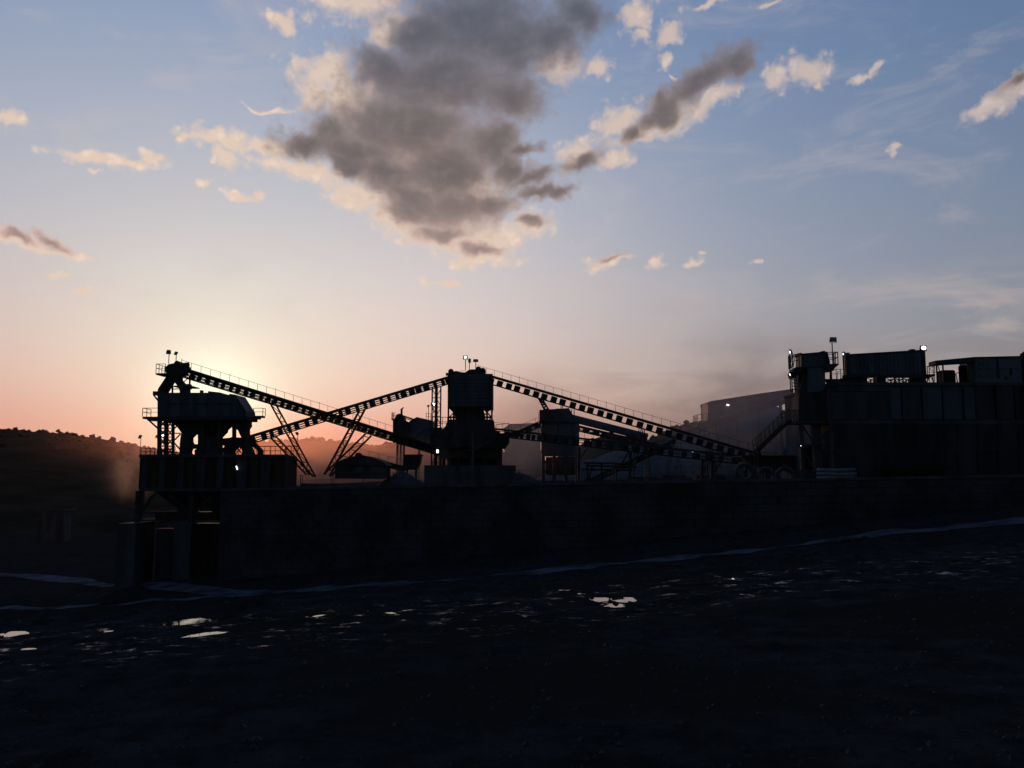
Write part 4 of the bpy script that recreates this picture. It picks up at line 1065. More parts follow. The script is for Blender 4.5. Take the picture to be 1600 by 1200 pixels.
for yy, dx in ((723, 0), (727.5, 4), (733, -3)):
    m = MB(); m.tube(W(912 + dx, yy, 94.1), W(990 + dx, yy + 2, 94.1), .11, 8); m.build('pipe', RUSTY, pr)
m = MB(); m.tube(W(926, 727, 93.9), W(920, 748, 93.9), .10, 8); m.build('pipe', RUSTY, pr)
m = MB(); m.tube(W(972, 724, 93.9), W(984, 702, 93.9), .10, 8); m.build('pipe', RUSTY, pr)

# ---------------------------------------------------------------- crusher tower on the right
Yr = 70.0
zt0 = fz(1272, Yr)
rt = thing('crusher_tower', 'dark crusher tower with railed top walkways between the stairs and the container', 'crusher tower', (W(1272, 745, Yr).x, Yr + 1.5, zt0))
def rp(nm, mat, fn, par=None):
    m = MB(); fn(m); return m.build(nm, mat, par or rt)
def rpe(nm, mat, fn):
    m = MB(); fn(m); m.each(nm, mat, rt)
rp('head_box', PANEL, lambda m: m.prism([(1252,553.2),(1288,549.2),(1288.5,572),(1252,574)], Yr, 1.4))
rp('head_lid', DARKST, lambda m: m.prism([(1250.5,551.2),(1253,551.5),(1253,552.4),(1280,550),(1286,548.2),(1289.5,548),(1289.5,550.8),(1252,554.6),(1250,554)], Yr - .08, 1.55))
rpe('side_frame', DARKST, lambda m: (m.prism([(1288,549.5),(1293,549.5),(1297,565),(1297,570),(1288,572)], Yr + .5, .5), m.prism([(1246.5,552),(1252,551),(1252,573),(1248,573)], Yr + .8, .4)))
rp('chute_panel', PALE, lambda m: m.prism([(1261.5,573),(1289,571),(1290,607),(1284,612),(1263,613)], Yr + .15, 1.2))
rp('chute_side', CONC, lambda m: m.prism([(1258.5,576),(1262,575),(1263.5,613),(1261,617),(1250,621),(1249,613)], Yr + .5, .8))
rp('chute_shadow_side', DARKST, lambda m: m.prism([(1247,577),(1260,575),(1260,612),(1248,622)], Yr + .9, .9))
rp('mid_storey', DARKST, lambda m: m.prism([(1248,619),(1262,614),(1290,610),(1301,614),(1301,655),(1248,657)], Yr + .2, 1.6))
rpe('deck_beam', STEEL, lambda m: (m.boxp(1244, 657, 1306, 661.5, Yr - .1, 2.2), m.boxp(1246, 694, 1304, 697, Yr + .1, .3)))
for px, mt in ((1252, STEEL), (1303, STEEL)):
    for Yq in (Yr, Yr + 1.7):
        c_ = W(px, 660, Yq); rp('column', mt, lambda m: m.box((c_.x - .16, Yq, zt0 - .2), (c_.x + .16, Yq + .32, c_.z)))
c_ = W(1274, 660, Yr + 1); rp('concrete_column', CONC, lambda m: m.box((c_.x - .32, Yr + .6, zt0 - .2), (c_.x + .32, Yr + 1.3, c_.z)))
rpe('brace', DARKST, lambda m: (m.barp(1253, 664, 1272, 693, Yr, .12), m.barp(1302, 664, 1278, 693, Yr, .12), m.barp(1253, 698, 1272, 733, Yr, .12), m.barp(1302, 698, 1280, 733, Yr, .12), m.barp(1305, 661, 1318, 676, Yr + .2, .1)))
c0, c1 = W(1240, 735, Yr - .8), W(1330, 735, Yr - .8)
rp('base_slab', CONC, lambda m: m.box((c0.x, Yr - .8, zt0 - .3), (c1.x, Yr + 4.4, c0.z)))
rp('skirt', DARKST, lambda m: m.boxp(1256, 697, 1300, 735, Yr + 2.2, .4))
# left walkway
rp('walkway', DARKST, lambda m: (m.prism([(1240,577),(1244,573.5),(1257,572.5),(1257,577),(1248,584),(1243,590.5),(1238,590.5),(1236,584)], Yr - .2, .9)))
def railing(m):
    a_, c_ = W(1239, 575, Yr - .1), W(1249, 573.5, Yr - .1)
    m.rail([c_, a_, a_ + Vector((-.05, .9, 0))], 1.16, .5, .035)
    for q_ in range(3): m.bar(a_ + Vector((-.02 * q_, .3 * q_, 0)), a_ + Vector((.25 - .05 * q_, .3 * q_, 1.16)), .05)
rp('guard_rail', DARKST, railing)
rp('hanging_ladder', DARKST, lambda m: ([m.barp(px, 588, px + d_, 612 + d_, Yr + .2, .07) for px, d_ in ((1237, 1), (1240.5, 2), (1244, 3), (1247, 2))], [m.barp(1237, yy, 1247, yy + 1.5, Yr + .2, .06) for yy in (593, 598, 603, 608)]))
rp('side_hose', DARKST, lambda m: [m.barp(1290 + a_, 600 + b_, 1290 + a2, 600 + b2, Yr + .3, .12) for (a_, b_, a2, b2) in ((0, 1, 4, 1), (4, 1, 6, 5), (6, 5, 5, 10), (5, 10, 2, 15))])
# right walkway
rp('walkway', DARKST, lambda m: m.prism([(1288,569),(1310.5,568),(1310.5,570),(1304,575.5),(1303,579),(1289,579.5)], Yr - .1, 1.4))
def railing2(m):
    a_, c_ = W(1293, 568.5, Yr), W(1309.5, 568, Yr)
    m.rail([a_, c_, c_ + Vector((.05, 1.2, 0)), a_ + Vector((0, 1.2, 0))], 1.02, .55, .032)
    m.rail([W(1303.5, 568.5, Yr + .2), W(1303.5, 568.5, Yr + 1.2)], .95, 1.2, .032)
rp('guard_rail', DARKST, railing2)
rpe('landing_post', DARKST, lambda m: (m.barp(1298, 579, 1298, 594, Yr + .6, .16), m.boxp(1288, 592, 1300, 594.5, Yr + .4, 2), m.boxp(1287, 577, 1291, 582, Yr + .5, .4)))
floodlight(1235.4, 549, 612, Yr - .1, 'lit lamp at the tip of the pole beside the crusher tower walkway', .16, .40, LIT, gl, tilt=.6, yaw=-.9, pole_w=.11)
floodlight(1235.3, 584, 612, Yr - .35, 'lower lit lamp below the tip lamp at the crusher tower walkway', .16, .36, LIT_SOFT, gl, tilt=.6, yaw=-.9, pole_w=.07)
floodlight(1301.5, 530.8, 569, Yr + .3, 'big square unlit floodlight high over the crusher tower', .55, .42, group=gl, pole_w=.10)
floodlight(1318.6, 552, 590, Yr + .3, 'small lit lamp on the post at the end of the raised container', .16, .32, LIT_SOFT, gl, tilt=.6, yaw=-.9, pole_w=.10)
lamp_tube(1251.4, 696.5, Yr - .14, 'tiny pinpoint lamp low on the crusher tower column', .08, .1, LIT_SOFT, .022)

# stairs up to the tower
sw = thing('staircase', 'steep open steel stairs climbing to the crusher tower', 'stairs', W(1182, 742, Yr + 1))
s0, s1 = W(1183, 706, Yr + 1.2), W(1236, 655.5, Yr + 1.2)
for dy in (0, .9):
    m = MB(); m.bar(s0 + Vector((0, dy, 0)), s1 + Vector((0, dy, 0)), .07, .26); m.build('stringer', RUSTY, sw)
    m = MB(); up_ = Vector((-.12, 0, 1.0))
    for i in range(9):
        c_ = s0.lerp(s1, i / 8) + Vector((0, dy, 0)); m.bar(c_, c_ + up_, .05)
    for h_ in (1.0, .52): m.bar(s0 + Vector((0, dy, 0)) + up_ * h_, s1 + Vector((0, dy, 0)) + up_ * h_, .05)
    m.build('handrail', RUSTY, sw)
tr = None
for i in range(17):
    c_ = s0.lerp(s1, (i + .5) / 17)
    if tr is None:
        m = MB(); m.box((c_.x - .13, c_.y, c_.z - .02), (c_.x + .13, c_.y + .9, c_.z + .02)); tr = m.build('tread', DARKST, sw); t0_ = c_
    else: again(tr, sw, c_ - t0_)
m = MB(); m.boxp(1228, 659, 1250, 662, Yr + .9, 1.8); m.build('landing', DARKST, sw)
m = MB(); a_ = W(1231, 659, Yr + .9); c_ = W(1249, 659, Yr + .9); m.rail([c_, a_], 1.0, .5, .03); m.rail([a_ + Vector((0, 1.7, 0)), c_ + Vector((0, 1.7, 0))], 1.0, .5, .03); m.build('guard_rail', GALV, sw)
c_ = W(1184, 706, Yr + 1.2); m = MB()
for dx, dy in ((0, 0), (0, .9)): m.bar((c_.x + dx, c_.y + dy, fz(1184, Yr)), (c_.x + dx, c_.y + dy, c_.z), .12)
m.build('stair_post', DARKST, sw)
# feeder under the ends of the conveyors
fd = thing('feeder', 'dark wedge shaped feeder where the conveyors end below the stairs', 'feeder', W(1215, 742, 79))
m = MB(); m.prism([(1163,713),(1250,716),(1262,722),(1256,738),(1244,748),(1228,742),(1212,730),(1196,726),(1168,727)], 78.5, 3.2); m.build('feeder_body', RUSTY, fd)
m = MB(); m.boxp(1160, 711.5, 1262, 714, 78.3, 3.6); m.build('feeder_rim', DARKST, fd)
m = MB()
for px in (1166, 1175, 1196, 1236):
    for Yq in (78.8, 81.2):
        t_ = W(px, 726, Yq); m.bar((t_.x, Yq, fz(px, Yq) - .1), t_, .16)
m.barp(1158, 745, 1170, 727, 78.8, .12); m.barp(1166, 745, 1158, 728, 78.8, .1); m.each('leg', DARKST, fd)
heap('dark heap of spilled stone under the feeder', 1232, 750, 84, 4.2, 3, 3.4, SAND)

# ---------------------------------------------------------------- raised block with containers
Yb = 69.0
DARKCON = material('dark_concrete', (.030, .031, .035), .92, 0, .5, .45, .35, .02, True, .3)
zb0 = fz(1450, Yb) - .3
bb = thing('concrete_block_house', 'massive dark concrete block carrying the containers', 'block house', (W(1450, 745, Yb).x, Yb, zb0))
xl_, xr_ = W(1299, 600, Yb).x, W(1700, 600, Yb).x
ztop = W(1450, 602.5, Yb).z
m = MB(); m.box((xl_, Yb, zb0), (xr_, Yb + 12, ztop)); m.build('wall', CONC, bb)
m = MB(); m.box((xl_ - .1, Yb - .12, ztop), (xr_, Yb + 12, ztop + .28)); m.build('cap_slab', CONC, bb)
m = MB(); m.box((xl_ + .4, Yb - .1, W(1400, 611, Yb).z), (W(1394, 600, Yb).x, Yb - .002, W(1400, 604, Yb).z)); m.build('ledge', CONC, bb)
pe = [1393, 1409, 1441, 1473, 1505, 1522]
for i, (a, c) in enumerate(zip(pe[:-1], pe[1:])):
    m = MB(); m.boxp(a + .4, 606.5, c - .4, 655, Yb - .14, .135); m.build('wall_panel', PANEL if i != 1 else STEEL, bb)
for i in range(10):
    a = 1304 + i * 32
    for (ya, yb_) in ((662, 700), (702, 744)):
        m = MB(); m.boxp(a, ya, a + 30.5, yb_, Yb - .07, .066); m.build('wall_panel', DARKCON, bb)
for i in range(5):
    a = 1526 + i * 30
    m = MB(); m.boxp(a, 602, a + 28.8, 655, Yb - .07, .066); m.build('wall_panel', DARKCON, bb)
m = MB(); m.boxp(1301, 613, 1391, 655, Yb - .06, .056); m.build('wall_panel', STEEL, bb)
m = MB(); m.boxp(1413, 627, 1419, 628.5, Yb - .17, .03); m.build('panel_handle', GALV, bb)

co_ = thing('container', 'long pale container raised on an open steel frame beside the crusher tower', 'container', (W(1383, 592, Yb).x, Yb + 1.6, ztop + .28))
def kp(nm, mat, fn, par=None):
    m = MB(); fn(m); return m.build(nm, mat, par or co_)
Yk = Yb + .6
kp('body', PANEL, lambda m: m.prism([(1326.5,554),(1442.5,547.5),(1443.5,586),(1326.5,586.5)], Yk, 1.0))
kp('roof_edge', DARKST, lambda m: m.prism([(1325.5,553.2),(1442.5,546.4),(1443.6,548.4),(1325.5,555.4)], Yk - .07, 1.14))
a_, c_ = W(1326.5, 588, Yk), W(1326.5, 556, Yk)
kp('end_door', PALE, lambda m: m.box((a_.x - .05, Yk + .08, a_.z), (a_.x - .003, Yk + .92, c_.z)))
for a in (1323.6, 1441.5): kp('corner_post', DARKST, lambda m: m.boxp(a, 551 if a < 1400 else 547.5, a + 4, 588, Yk - .05, .3))
for i in range(18):
    a = 1333 + i * 6.0
    kp('wall_rib', PANEL, lambda m: m.boxp(a, 556.5, a + 2.6, 584, Yk - .045, .05))
kp('window', WINDOW, lambda m: m.boxp(1359, 572, 1366, 583, Yk - .07, .05))
kp('base_beam', DARKST, lambda m: m.boxp(1318, 586, 1447, 590.0, Yk - .1, .3))
kp('roof_box', DARKST, lambda m: m.boxp(1423.5, 545.4, 1430, 549, Yk + .3, .5))
def frame(m):
    zb_ = ztop + .28
    for px in (1330, 1343, 1355, 1367, 1372, 1384, 1399, 1406, 1412, 1423, 1436):
        t_ = W(px, 590.3, Yk); 
        m.box((t_.x - .05, Yk + .1, zb_), (t_.x + .05, Yk + .2, t_.z)); m.box((t_.x - .05, Yk + .8, zb_), (t_.x + .05, Yk + .9, t_.z))
    for a_, b_ in ((1384, 1399), (1399, 1412), (1412, 1423), (1355, 1367)): m.barp(a_, 597.5, b_, 590.5, Yk + .15, .07); m.barp(a_, 590.5, b_, 597.5, Yk + .85, .05)
    m.barp(1384, 593.8, 1424, 593.2, Yk + .15, .06)
kp('support_frame', DARKST, frame)
for a, c in ((1318, 1354.5), (1370.5, 1383), (1425, 1447)): kp('under_box', DARKST, lambda m: m.boxp(a, 590.2, c, 601, Yk + .2, .7))
floodlight(1442, 544, 548, Yk + .2, 'brightest floodlight blazing on the far corner of the raised container', .52, .40, LIT, gl, pole_w=.08)
def small_rail(m):
    m.rail([W(1300, 592, Yb + 1.5), W(1321, 592, Yb + 1.5)], .86, .42, .022)
    a_ = W(1308, 592, Yb + 1.4)
    for q_ in (0, .3): m.bar(a_ + Vector((q_, 0, 0)), a_ + Vector((q_ + .06, 0, .62)), .04)
    m.bar(a_ + Vector((.05, 0, .6)), a_ + Vector((.36, 0, .74)), .04)
rl_ = tag(mb('box', (0, 0, 0), (.001, .001, .001)).build('x', GALV), '', '') ; bpy.data.objects.remove(rl_)
g1 = thing('guard_rail', 'short guard rail on the block between crusher tower and container', 'railing', W(1310, 596, Yb + 1.5), 'guard rails on the block house')
m = MB(); small_rail(m); m.build('rail', GALV, g1)
m = MB(); m.boxp(1299, 592, 1322, 597.5, Yb + 1.3, 1.2); m.build('kerb', CONC, g1)
g2 = thing('guard_rail', 'short railed landing between the raised container and the open shelter', 'railing', W(1453, 596, Yb + 1.0), 'guard rails on the block house')
m = MB()
for px in (1449, 1452, 1458, 1460): m.barp(px, 572, px, 596, Yb + 1.0, .05)
m.barp(1447.5, 572.5, 1461, 572, Yb + 1.0, .05); m.barp(1447.5, 581.5, 1476, 581.5, Yb + 1.0, .05)
for px in (1450.5, 1456): 
    c_ = W(px, 576, Yb + 1.0)
    for i in range(10):
        k0_, k1_ = 2 * math.pi * i / 10, 2 * math.pi * (i + 1) / 10
        m.bar(c_ + Vector((.12 * math.cos(k0_), 0, .17 * math.sin(k0_))), c_ + Vector((.12 * math.cos(k1_), 0, .17 * math.sin(k1_))), .035)
m.build('rail', GALV, g2)
m = MB(); m.prism([(1445,584.5),(1461.5,584.5),(1461.5,587),(1453,590.5),(1445,591)], Yb + .9, 1.4); m.barp(1451, 590, 1448, 597.5, Yb + 1.1, .08); m.barp(1456, 590, 1459, 597.5, Yb + 1.1, .08); m.build('landing', DARKST, g2)

sh2 = thing('open_shelter', 'open sided shelter with a thick slanting roof over two tanks', 'shelter', (W(1490, 597, Yb).x, Yb + 1.2, ztop + .28))
m = MB(); m.prism([(1462,563.3),(1523,557.5),(1523,565.5),(1462,569.5)], Yb + .5, 1.2); m.build('roof', DARKST, sh2)
for px in (1463.5, 1473.5):
    m = MB(); t_ = W(px, 569, Yb + .7 if px < 1470 else Yb + 1.5); m.box((t_.x - .05, t_.y, ztop + .28), (t_.x + .05, t_.y + .1, t_.z)); m.build('post', DARKST, sh2)
m = MB(); m.barp(1465, 570, 1471.5, 590, Yb + .75, .06); m.build('brace', DARKST, sh2)
bd = [1513.8, 1516.2, 1518.4, 1520.8, 1523]
for i, (a, c) in enumerate(zip(bd[:-1], bd[1:])):
    m = MB(); m.boxp(a + .1, 567, c - .1, 593, Yb + .9 + .03 * (i % 2), .05); m.build('board', WOOD, sh2)
m = MB(); t_ = W(1512.5, 567, Yb + .7); m.box((t_.x - .05, Yb + .7, ztop + .28), (t_.x + .05, Yb + .8, t_.z)); m.build('post', DARKST, sh2)
tk = thing('tank', 'squat square tank under the open shelter', 'tank', (W(1482, 596, Yb).x, Yb + 2, ztop + .28), 'tanks under the open shelter')
m = MB(); a_ = W(1472.5, 579.5, Yb + 1.6); c_ = W(1492.5, 579.5, Yb + 1.6); m.box((a_.x, Yb + 1.6, ztop + .28), (c_.x, Yb + 2.5, a_.z)); m.build('tank_body', RUBBER, tk)
m = MB(); m.box((a_.x + .12, Yb + 1.7, a_.z), (c_.x - .03, Yb + 2.6, a_.z + .09)); m.build('lid', RUBBER, tk)
for q_ in (.28, .55, .82): 
    x_ = a_.x + (c_.x - a_.x) * q_; m = MB(); m.box((x_ - .03, Yb + 1.57, ztop + .28), (x_ + .03, Yb + 1.6, a_.z)); m.build('band', STEEL, tk)
tk2 = thing('tank', 'tall round tank with a flat cap under the open shelter', 'tank', (W(1504, 596, Yb).x, Yb + 2, ztop + .28), 'tanks under the open shelter')
c_ = W(1503.7, 573, Yb + 2.0); zz = ztop + .28
m = MB(); m.tube((c_.x, c_.y, zz), (c_.x, c_.y, c_.z - .05), .34, 18); m.build('tank_body', RUBBER, tk2)
m = MB(); m.tube((c_.x, c_.y, c_.z - .05), (c_.x, c_.y, c_.z + .1), .34, 18, .27); m.build('cap', RUBBER, tk2)
m = MB(); [m.tube((c_.x + dx, c_.y, c_.z + .1), (c_.x + dx, c_.y, c_.z + .2), .04, 6) for dx in (-.14, .14)]; m.build('valve', STEEL, tk2)
m = MB(); m.bar((c_.x - .34, c_.y, c_.z - .5), (c_.x - .62, c_.y, c_.z - .62), .06); m.bar((c_.x - .62, c_.y, c_.z - .62), (c_.x - .5, c_.y, zz + .1), .06); m.build('hose', RUBBER, tk2)

c2 = thing('container', 'pale site container with a small square window at the edge of the block', 'container', (W(1558, 596, Yb).x, Yb + 1.4, ztop + .28))
m = MB(); a_ = W(1523.5, 558.5, Yb + .4); c_ = W(1594.5, 556.5, Yb + .4); m.box((a_.x, Yb + .4, ztop + .28), (c_.x, Yb + 2.9, a_.z)); m.build('body', PALE, c2)
m = MB(); m.prism([(1522.5,557.6),(1595.3,556),(1595.3,558.4),(1522.5,559.6)], Yb + .32, 2.7); m.build('roof', DARKST, c2)
for px0, px1, y0_, y1_ in ((1529.5, 1536, 562.5, 568.5), (1530, 1536, 581.5, 587)):
    m = MB(); m.boxp(px0, y0_, px1, y1_, Yb + .36, .05); w_ = m.build('window', WINDOW, c2)
    m = MB(); m.boxp(px0 - .5, y1_, px1 + .5, y1_ + .6, Yb + .33, .08); m.build('sill', STEEL, w_)
m = MB(); m.boxp(1558, 560, 1560.4, 592, Yb + .35, .06); m.build('seam_post', DARKST, c2)
m = MB(); m.boxp(1525, 575.7, 1594, 576.5, Yb + .36, .05); m.build('rub_rail', STEEL, c2)
for i in range(11):
    if 4.6 < i < 5.4: continue
    a = 1539 + i * 5.1
    m = MB(); m.boxp(a, 560.5, a + .8, 591, Yb + .375, .03); m.build('wall_rib', PALE, c2)
m = MB(); m.boxp(1578.5, 574.5, 1581, 586, Yb + .34, .05); m.boxp(1571, 589, 1574, 592, Yb + .3, .1); m.build('door_bar', DARKST, c2)
vs2 = thing('vertical_tank', 'dark upright cylinder cut off by the picture edge beside the container', 'tank', (W(1606, 596, Yb).x, Yb + 1.4, ztop + .28))
c_ = W(1605, 553, Yb + 1.2); m = MB(); m.tube((c_.x, c_.y, ztop + .28), (c_.x, c_.y, c_.z), .56, 20); m.build('tank_body', RUBBER, vs2)
m = MB(); m.tube((c_.x, c_.y, c_.z), (c_.x, c_.y, c_.z + .26), .56, 20, .22); m.build('cap', RUBBER, vs2)

# ---------------------------------------------------------------- along the wall: fence, tyres, pipe coil
fn = thing('fence', 'thin wire fence with paired posts along the top of the retaining wall', 'fence', wpt(10, -.4, deck_z(wpt(10, 0, 0).x)))
def on_wall(px):
    for i in range(600):
        s_ = i * .12; p = wpt(s_, -.35, 0)
        if 800 + p.x / p.y * FPX * 1.0 >= px: return p, s_
    return p, s_
fpost = []
for px in [470 + i * 48.6 for i in range(15)] + [1204]:
    p, s_ = on_wall(px); p.z = deck_z(p.x) + .15; fpost.append(p)
    m = MB(); m.bar(p - Vector((0, 0, .1)), p + Vector((0, 0, 1.32)), .055); m.bar(p + ax * .22 - Vector((0, 0, .1)), p + ax * .22 + Vector((0, 0, 1.25)), .045); m.build('post', GALV, fn)
for p, q_ in zip(fpost[:-1], fpost[1:]):
    for h_ in (1.22, .75, .35):
        m = MB(); sag = p.lerp(q_, .5) + Vector((0, 0, h_ - .035)); m.bar(p + Vector((0, 0, h_)), sag, .022); m.bar(sag, q_ + Vector((0, 0, h_)), .022); m.build('wire', GALV, fn)

TYRE = material('tyre_rubber', (.040, .042, .047), .8, 0, .3, 2.0, .3, .2)
def tyre(px, Y, r, wd, label, lean, sink=.0):
    c_ = W(px, 756, Y); z0 = deck_z(c_.x)
    m = MB(); n, prof = 40, [(r*.62,-wd*.5),(r*.80,-wd*.56),(r*.93,-wd*.5),(r,-wd*.36),(r,wd*.36),(r*.93,wd*.5),(r*.80,wd*.56),(r*.62,wd*.5),(r*.56,wd*.3),(r*.56,-wd*.3)]
    Rl = Matrix.Rotation(lean, 3, 'X')
    vs_ = []
    for i in range(n):
        k = 2 * math.pi * i / n
        for (rr, y) in prof:
            g_ = .965 if (i % 2 and rr >= r * .99) else 1.0
            vs_.append(Vector((c_.x, Y, z0 + r - sink)) + Rl @ Vector((math.cos(k) * rr * g_, y, math.sin(k) * rr * g_)))
    q_ = len(prof); m.add(vs_, [(i*q_+j, i*q_+(j+1) % q_, ((i+1) % n)*q_+(j+1) % q_, ((i+1) % n)*q_+j) for i in range(n) for j in range(q_)])
    tag(m.build('tyre', TYRE), label, 'tyre', 'big tyres standing on the wall')
tyre(1164, 69.6, .88, .6, 'whole round tyre standing free at the end of the fence', .06, .1)
tyre(1197, 69.3, .86, .7, 'half sunk middle tyre of the upright tyres on the wall', -.25, .45)
tyre(1227, 69.0, .84, .7, 'half sunk tyre standing in front of the feeder wedge', -.15, .42)
pc = thing('pipe_coil', 'three flat dusty rings of thick pipe stacked below the crusher tower', 'pipe coil', (W(1314, 757, 66.8).x, 66.9, deck_z(W(1314, 757, 66.8).x)))
c_ = Vector((W(1314, 757, 66.8).x, 67.6, deck_z(W(1314, 757, 66.8).x)))
PIPE = material('dusty_pipe', (.13, .135, .145), .7, 0, .25, 2.0, .2, .25)
for lv in range(3):
    m = MB(); n, k2 = 44, 8; r_ = 1.55 - .03 * lv; vs_ = []
    for i in range(n):
        k = 2 * math.pi * i / n
        for j in range(k2):
            a_ = 2 * math.pi * j / k2; rr = r_ + .16 * math.cos(a_)
            vs_.append((c_.x + math.cos(k) * rr, c_.y + math.sin(k) * rr * .5, c_.z + .17 + lv * .33 + .155 * math.sin(a_) + .03 * math.sin(k * 2 + lv)))
    m.add(vs_, [(i*k2+j, ((i+1) % n)*k2+j, ((i+1) % n)*k2+(j+1) % k2, i*k2+(j+1) % k2) for i in range(n) for j in range(k2)], True); m.build('ring', PIPE, pc)

# ---------------------------------------------------------------- shrubs, stones, shed in the valley
def shrub(label, px, Y, r, h, base=None):
    c_ = W(px, 745, Y); z0 = deck_z(c_.x) if base is None else base
    t = thing('shrub', label, 'shrub', (c_.x, Y, z0), 'shrubs at the foot of the block house')
    m = MB()
    for i in range(7):
        a_ = random.uniform(0, 6.28); m.tube((c_.x, Y, z0 - .1), (c_.x + math.cos(a_) * r * .6, Y + math.sin(a_) * r * .4, z0 + h * random.uniform(.5, .9)), .03, 5, .01)
    m.build('stem', RUSTY, t)
    m = MB()
    for i in range(900):
        d = Vector((random.gauss(0, 1), random.gauss(0, 1), random.gauss(0, 1))).normalized() * random.random() ** .4
        p = Vector((c_.x + d.x * r * (1 + .3 * math.sin(5 * d.z)), Y + d.y * r * .7, z0 + h * .5 + d.z * h * .5))
        a_ = Vector((random.gauss(0, 1), random.gauss(0, 1), random.gauss(0, 1))).normalized() * .07; b_ = a_.cross(Vector((random.gauss(0, 1), random.gauss(0, 1), random.gauss(0, 1)))).normalized() * .045
        m.add([p - a_, p + b_, p + a_, p - b_], [(0, 1, 2, 3)])
    m.build('foliage', LEAF, t)
shrub('ragged dark shrub next to the pipe coil', 1392, 67.4, 1.1, 1.3); shrub('low wide dark shrub in the middle of the row below the wall panels', 1425, 67.0, 1.4, 1.0); shrub('tallest dark shrub at the end of the row below the wall panels', 1462, 66.8, 1.2, 1.5)
def rock(label, px, py, r, sq, group):
    c_ = place_on(px, py); z0 = ground_z(c_.x, c_.y); m = MB(); v_, f_ = ICO; sd = random.uniform(0, 50)
    m.add([Vector((c_.x, c_.y, z0 + r * sq * .3)) + Vector((q_.x * r * 1.3, q_.y * r, q_.z * r * sq)) * (.8 + .45 * noise.noise(q_ * 1.4 + Vector((sd, 0, 0)))) for q_ in v_], f_)
    return tag(m.build('rock', STONE), label, 'rock', group)
rg = 'rocks on the pale track'
rock('biggest dark rock on the pale track', 1318, 846, .55, .6, rg); rock('flat dark rock on the pale track next to the biggest one', 1338, 845, .4, .5, rg); rock('small rock at the end of the row on the pale track', 1353, 842, .28, .6, rg)
rock('lone pale rock on the ground beside the concrete piers', 160, 899, .35, .7, 'rocks in the valley')
heap('dark mound of soil in front of the concrete piers', 212, 925, 77, 3.6, 1.6, 1.5, mg, 'soil_heap', base=ground_z(W(212, 925, 77).x, 77), cat='soil heap')
vsd = thing('shed', 'small pale shed standing alone by the valley road under the hill', 'shed', (W(81, 828, 150).x, 190, lie(W(81, 828, 190).x, 190) - .5))
def vp(nm, mat, fn):
    m = MB(); fn(m); return m.build(nm, mat, vsd)
vp('wall', CONC, lambda m: m.box((W(61, 800, 190).x, 190, lie(W(61, 828, 190).x, 190) - 1), (W(98, 800, 190).x, 194, W(80, 800, 190).z)))
vp('roof', STEEL, lambda m: m.prism([(59,799.5),(101,795.5),(101,798.5),(59,802)], 189.6, 5))
vp('door', STEEL, lambda m: m.boxp(72, 806, 81, 829, 189.93, .1))
for a in (94.5, 97.2): vp('corner_post', STEEL, lambda m: m.boxp(a, 799, a + 1.2, 829, 189.9, .1))

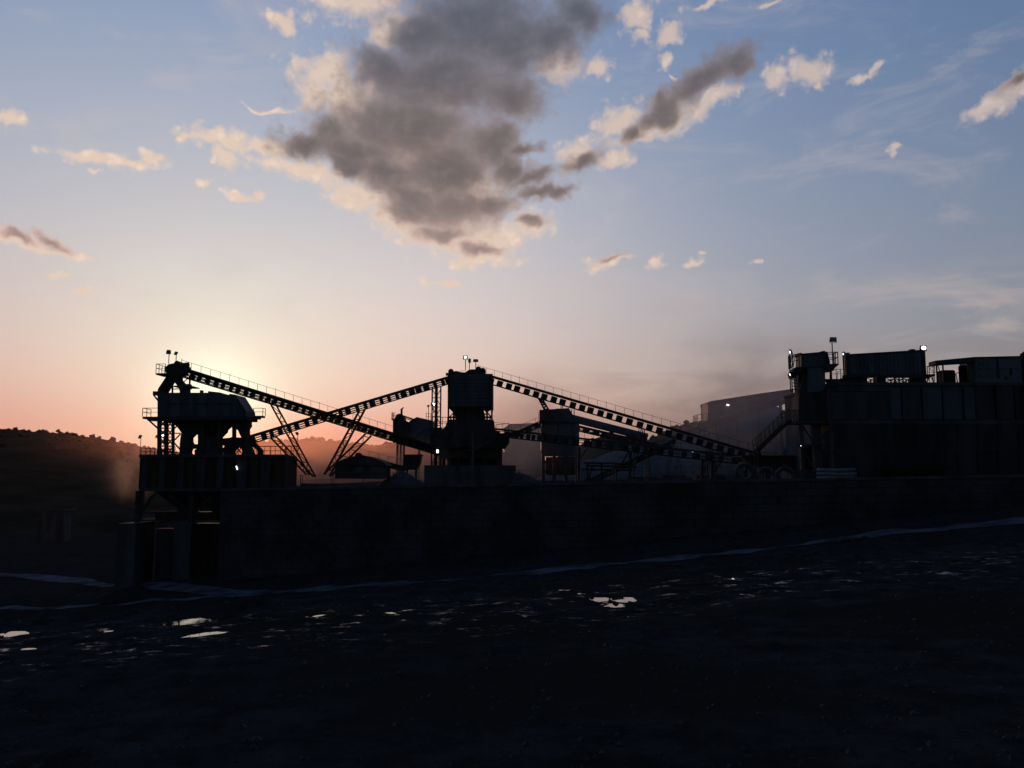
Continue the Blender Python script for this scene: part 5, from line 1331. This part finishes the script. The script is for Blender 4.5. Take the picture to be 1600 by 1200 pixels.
# ---------------------------------------------------------------- dust and air
def dust(name, label, px, py, Y, rx, ry, rz, dens, colr, g=.5, sc_=.12, lo=.35, tilt=0.0):
    c_ = W(px, py, Y)
    b_ = bmesh.new(); bmesh.ops.create_icosphere(b_, subdivisions=3, radius=1.0)
    me = bpy.data.meshes.new(name); b_.to_mesh(me); b_.free()
    o = bpy.data.objects.new(name, me); col.objects.link(o); o.location = c_; o.scale = (rx, ry, rz); o.rotation_euler = (0, tilt, 0)
    o['kind'] = 'stuff'; o['label'] = label
    m = bpy.data.materials.new(name); m.use_nodes = True; nt = m.node_tree
    nt.nodes.remove(nt.nodes['Principled BSDF'])
    q = NB(nt); pv = q.node('ShaderNodeVolumePrincipled')
    co = q.node('ShaderNodeTexCoord').outputs['Object']
    r2 = q.v('LENGTH', co)
    edge = q.step(r2, 1.0, .15)
    wp = q.v('MULTIPLY', co, (rx, ry, rz))
    n1 = q.noise(wp, sc_, 5, .6, dist=.4)
    q.put(pv.inputs['Density'], q.m('MULTIPLY', q.m('MULTIPLY', edge, q.step(n1, lo, lo + .3)), dens))
    pv.inputs['Color'].default_value = colr + (1,); pv.inputs['Anisotropy'].default_value = g
    nt.links.new(pv.outputs[0], nt.nodes['Material Output'].inputs['Volume'])
    me.materials.append(m)
    return o
dust('dust_cloud', 'reddish dust rising beside the loading bins', 205, 730, 104, 3.4, 7, 5.6, .095, (.95, .68, .56), .65, .28, .40)
dust('dust_cloud', 'brown dust below the latticed mast', 655, 722, 112, 6.5, 7, 5.0, .05, (.85, .70, .62), .5, .18, .32)
dust('dust_cloud', 'grey dust drifting between silo tower and transfer house', 822, 664, 132, 13, 12, 12.5, .065, (.70, .62, .62), .5, .11, .3)
dust('dust_cloud', 'dark dust hanging over the stockpile before the crusher tower', 1160, 622, 108, 18, 10, 12.5, .06, (.62, .56, .58), .45, .09, .3, -.25)
dust('dust_cloud', 'thin red dust filling the valley before the far wooded hill', 490, 712, 450, 100, 240, 30, 3.2e-3, (.95, .52, .42), .80, .02, -.05)
dust('dust_cloud', 'thin grey dust veiling the foot of the transfer house', 900, 690, 95.5, 8, 3.2, 6.5, .030, (.62, .56, .58), .45, .13, .32)
hz = bpy.data.meshes.new('haze')
m = MB(); m.box((-1500, -110, -30), (1500, 1660, 130)); hz.from_pydata(m.v, [], m.f)
ho = bpy.data.objects.new('haze', hz); col.objects.link(ho); ho['kind'] = 'stuff'
hm = bpy.data.materials.new('haze'); hm.use_nodes = True; nt = hm.node_tree; nt.nodes.remove(nt.nodes['Principled BSDF'])
pv = nt.nodes.new('ShaderNodeVolumePrincipled'); pv.inputs['Density'].default_value = 2.5e-5; pv.inputs['Color'].default_value = (.85, .72, .66, 1); pv.inputs['Anisotropy'].default_value = .72
nt.links.new(pv.outputs[0], nt.nodes['Material Output'].inputs['Volume']); hz.materials.append(hm)
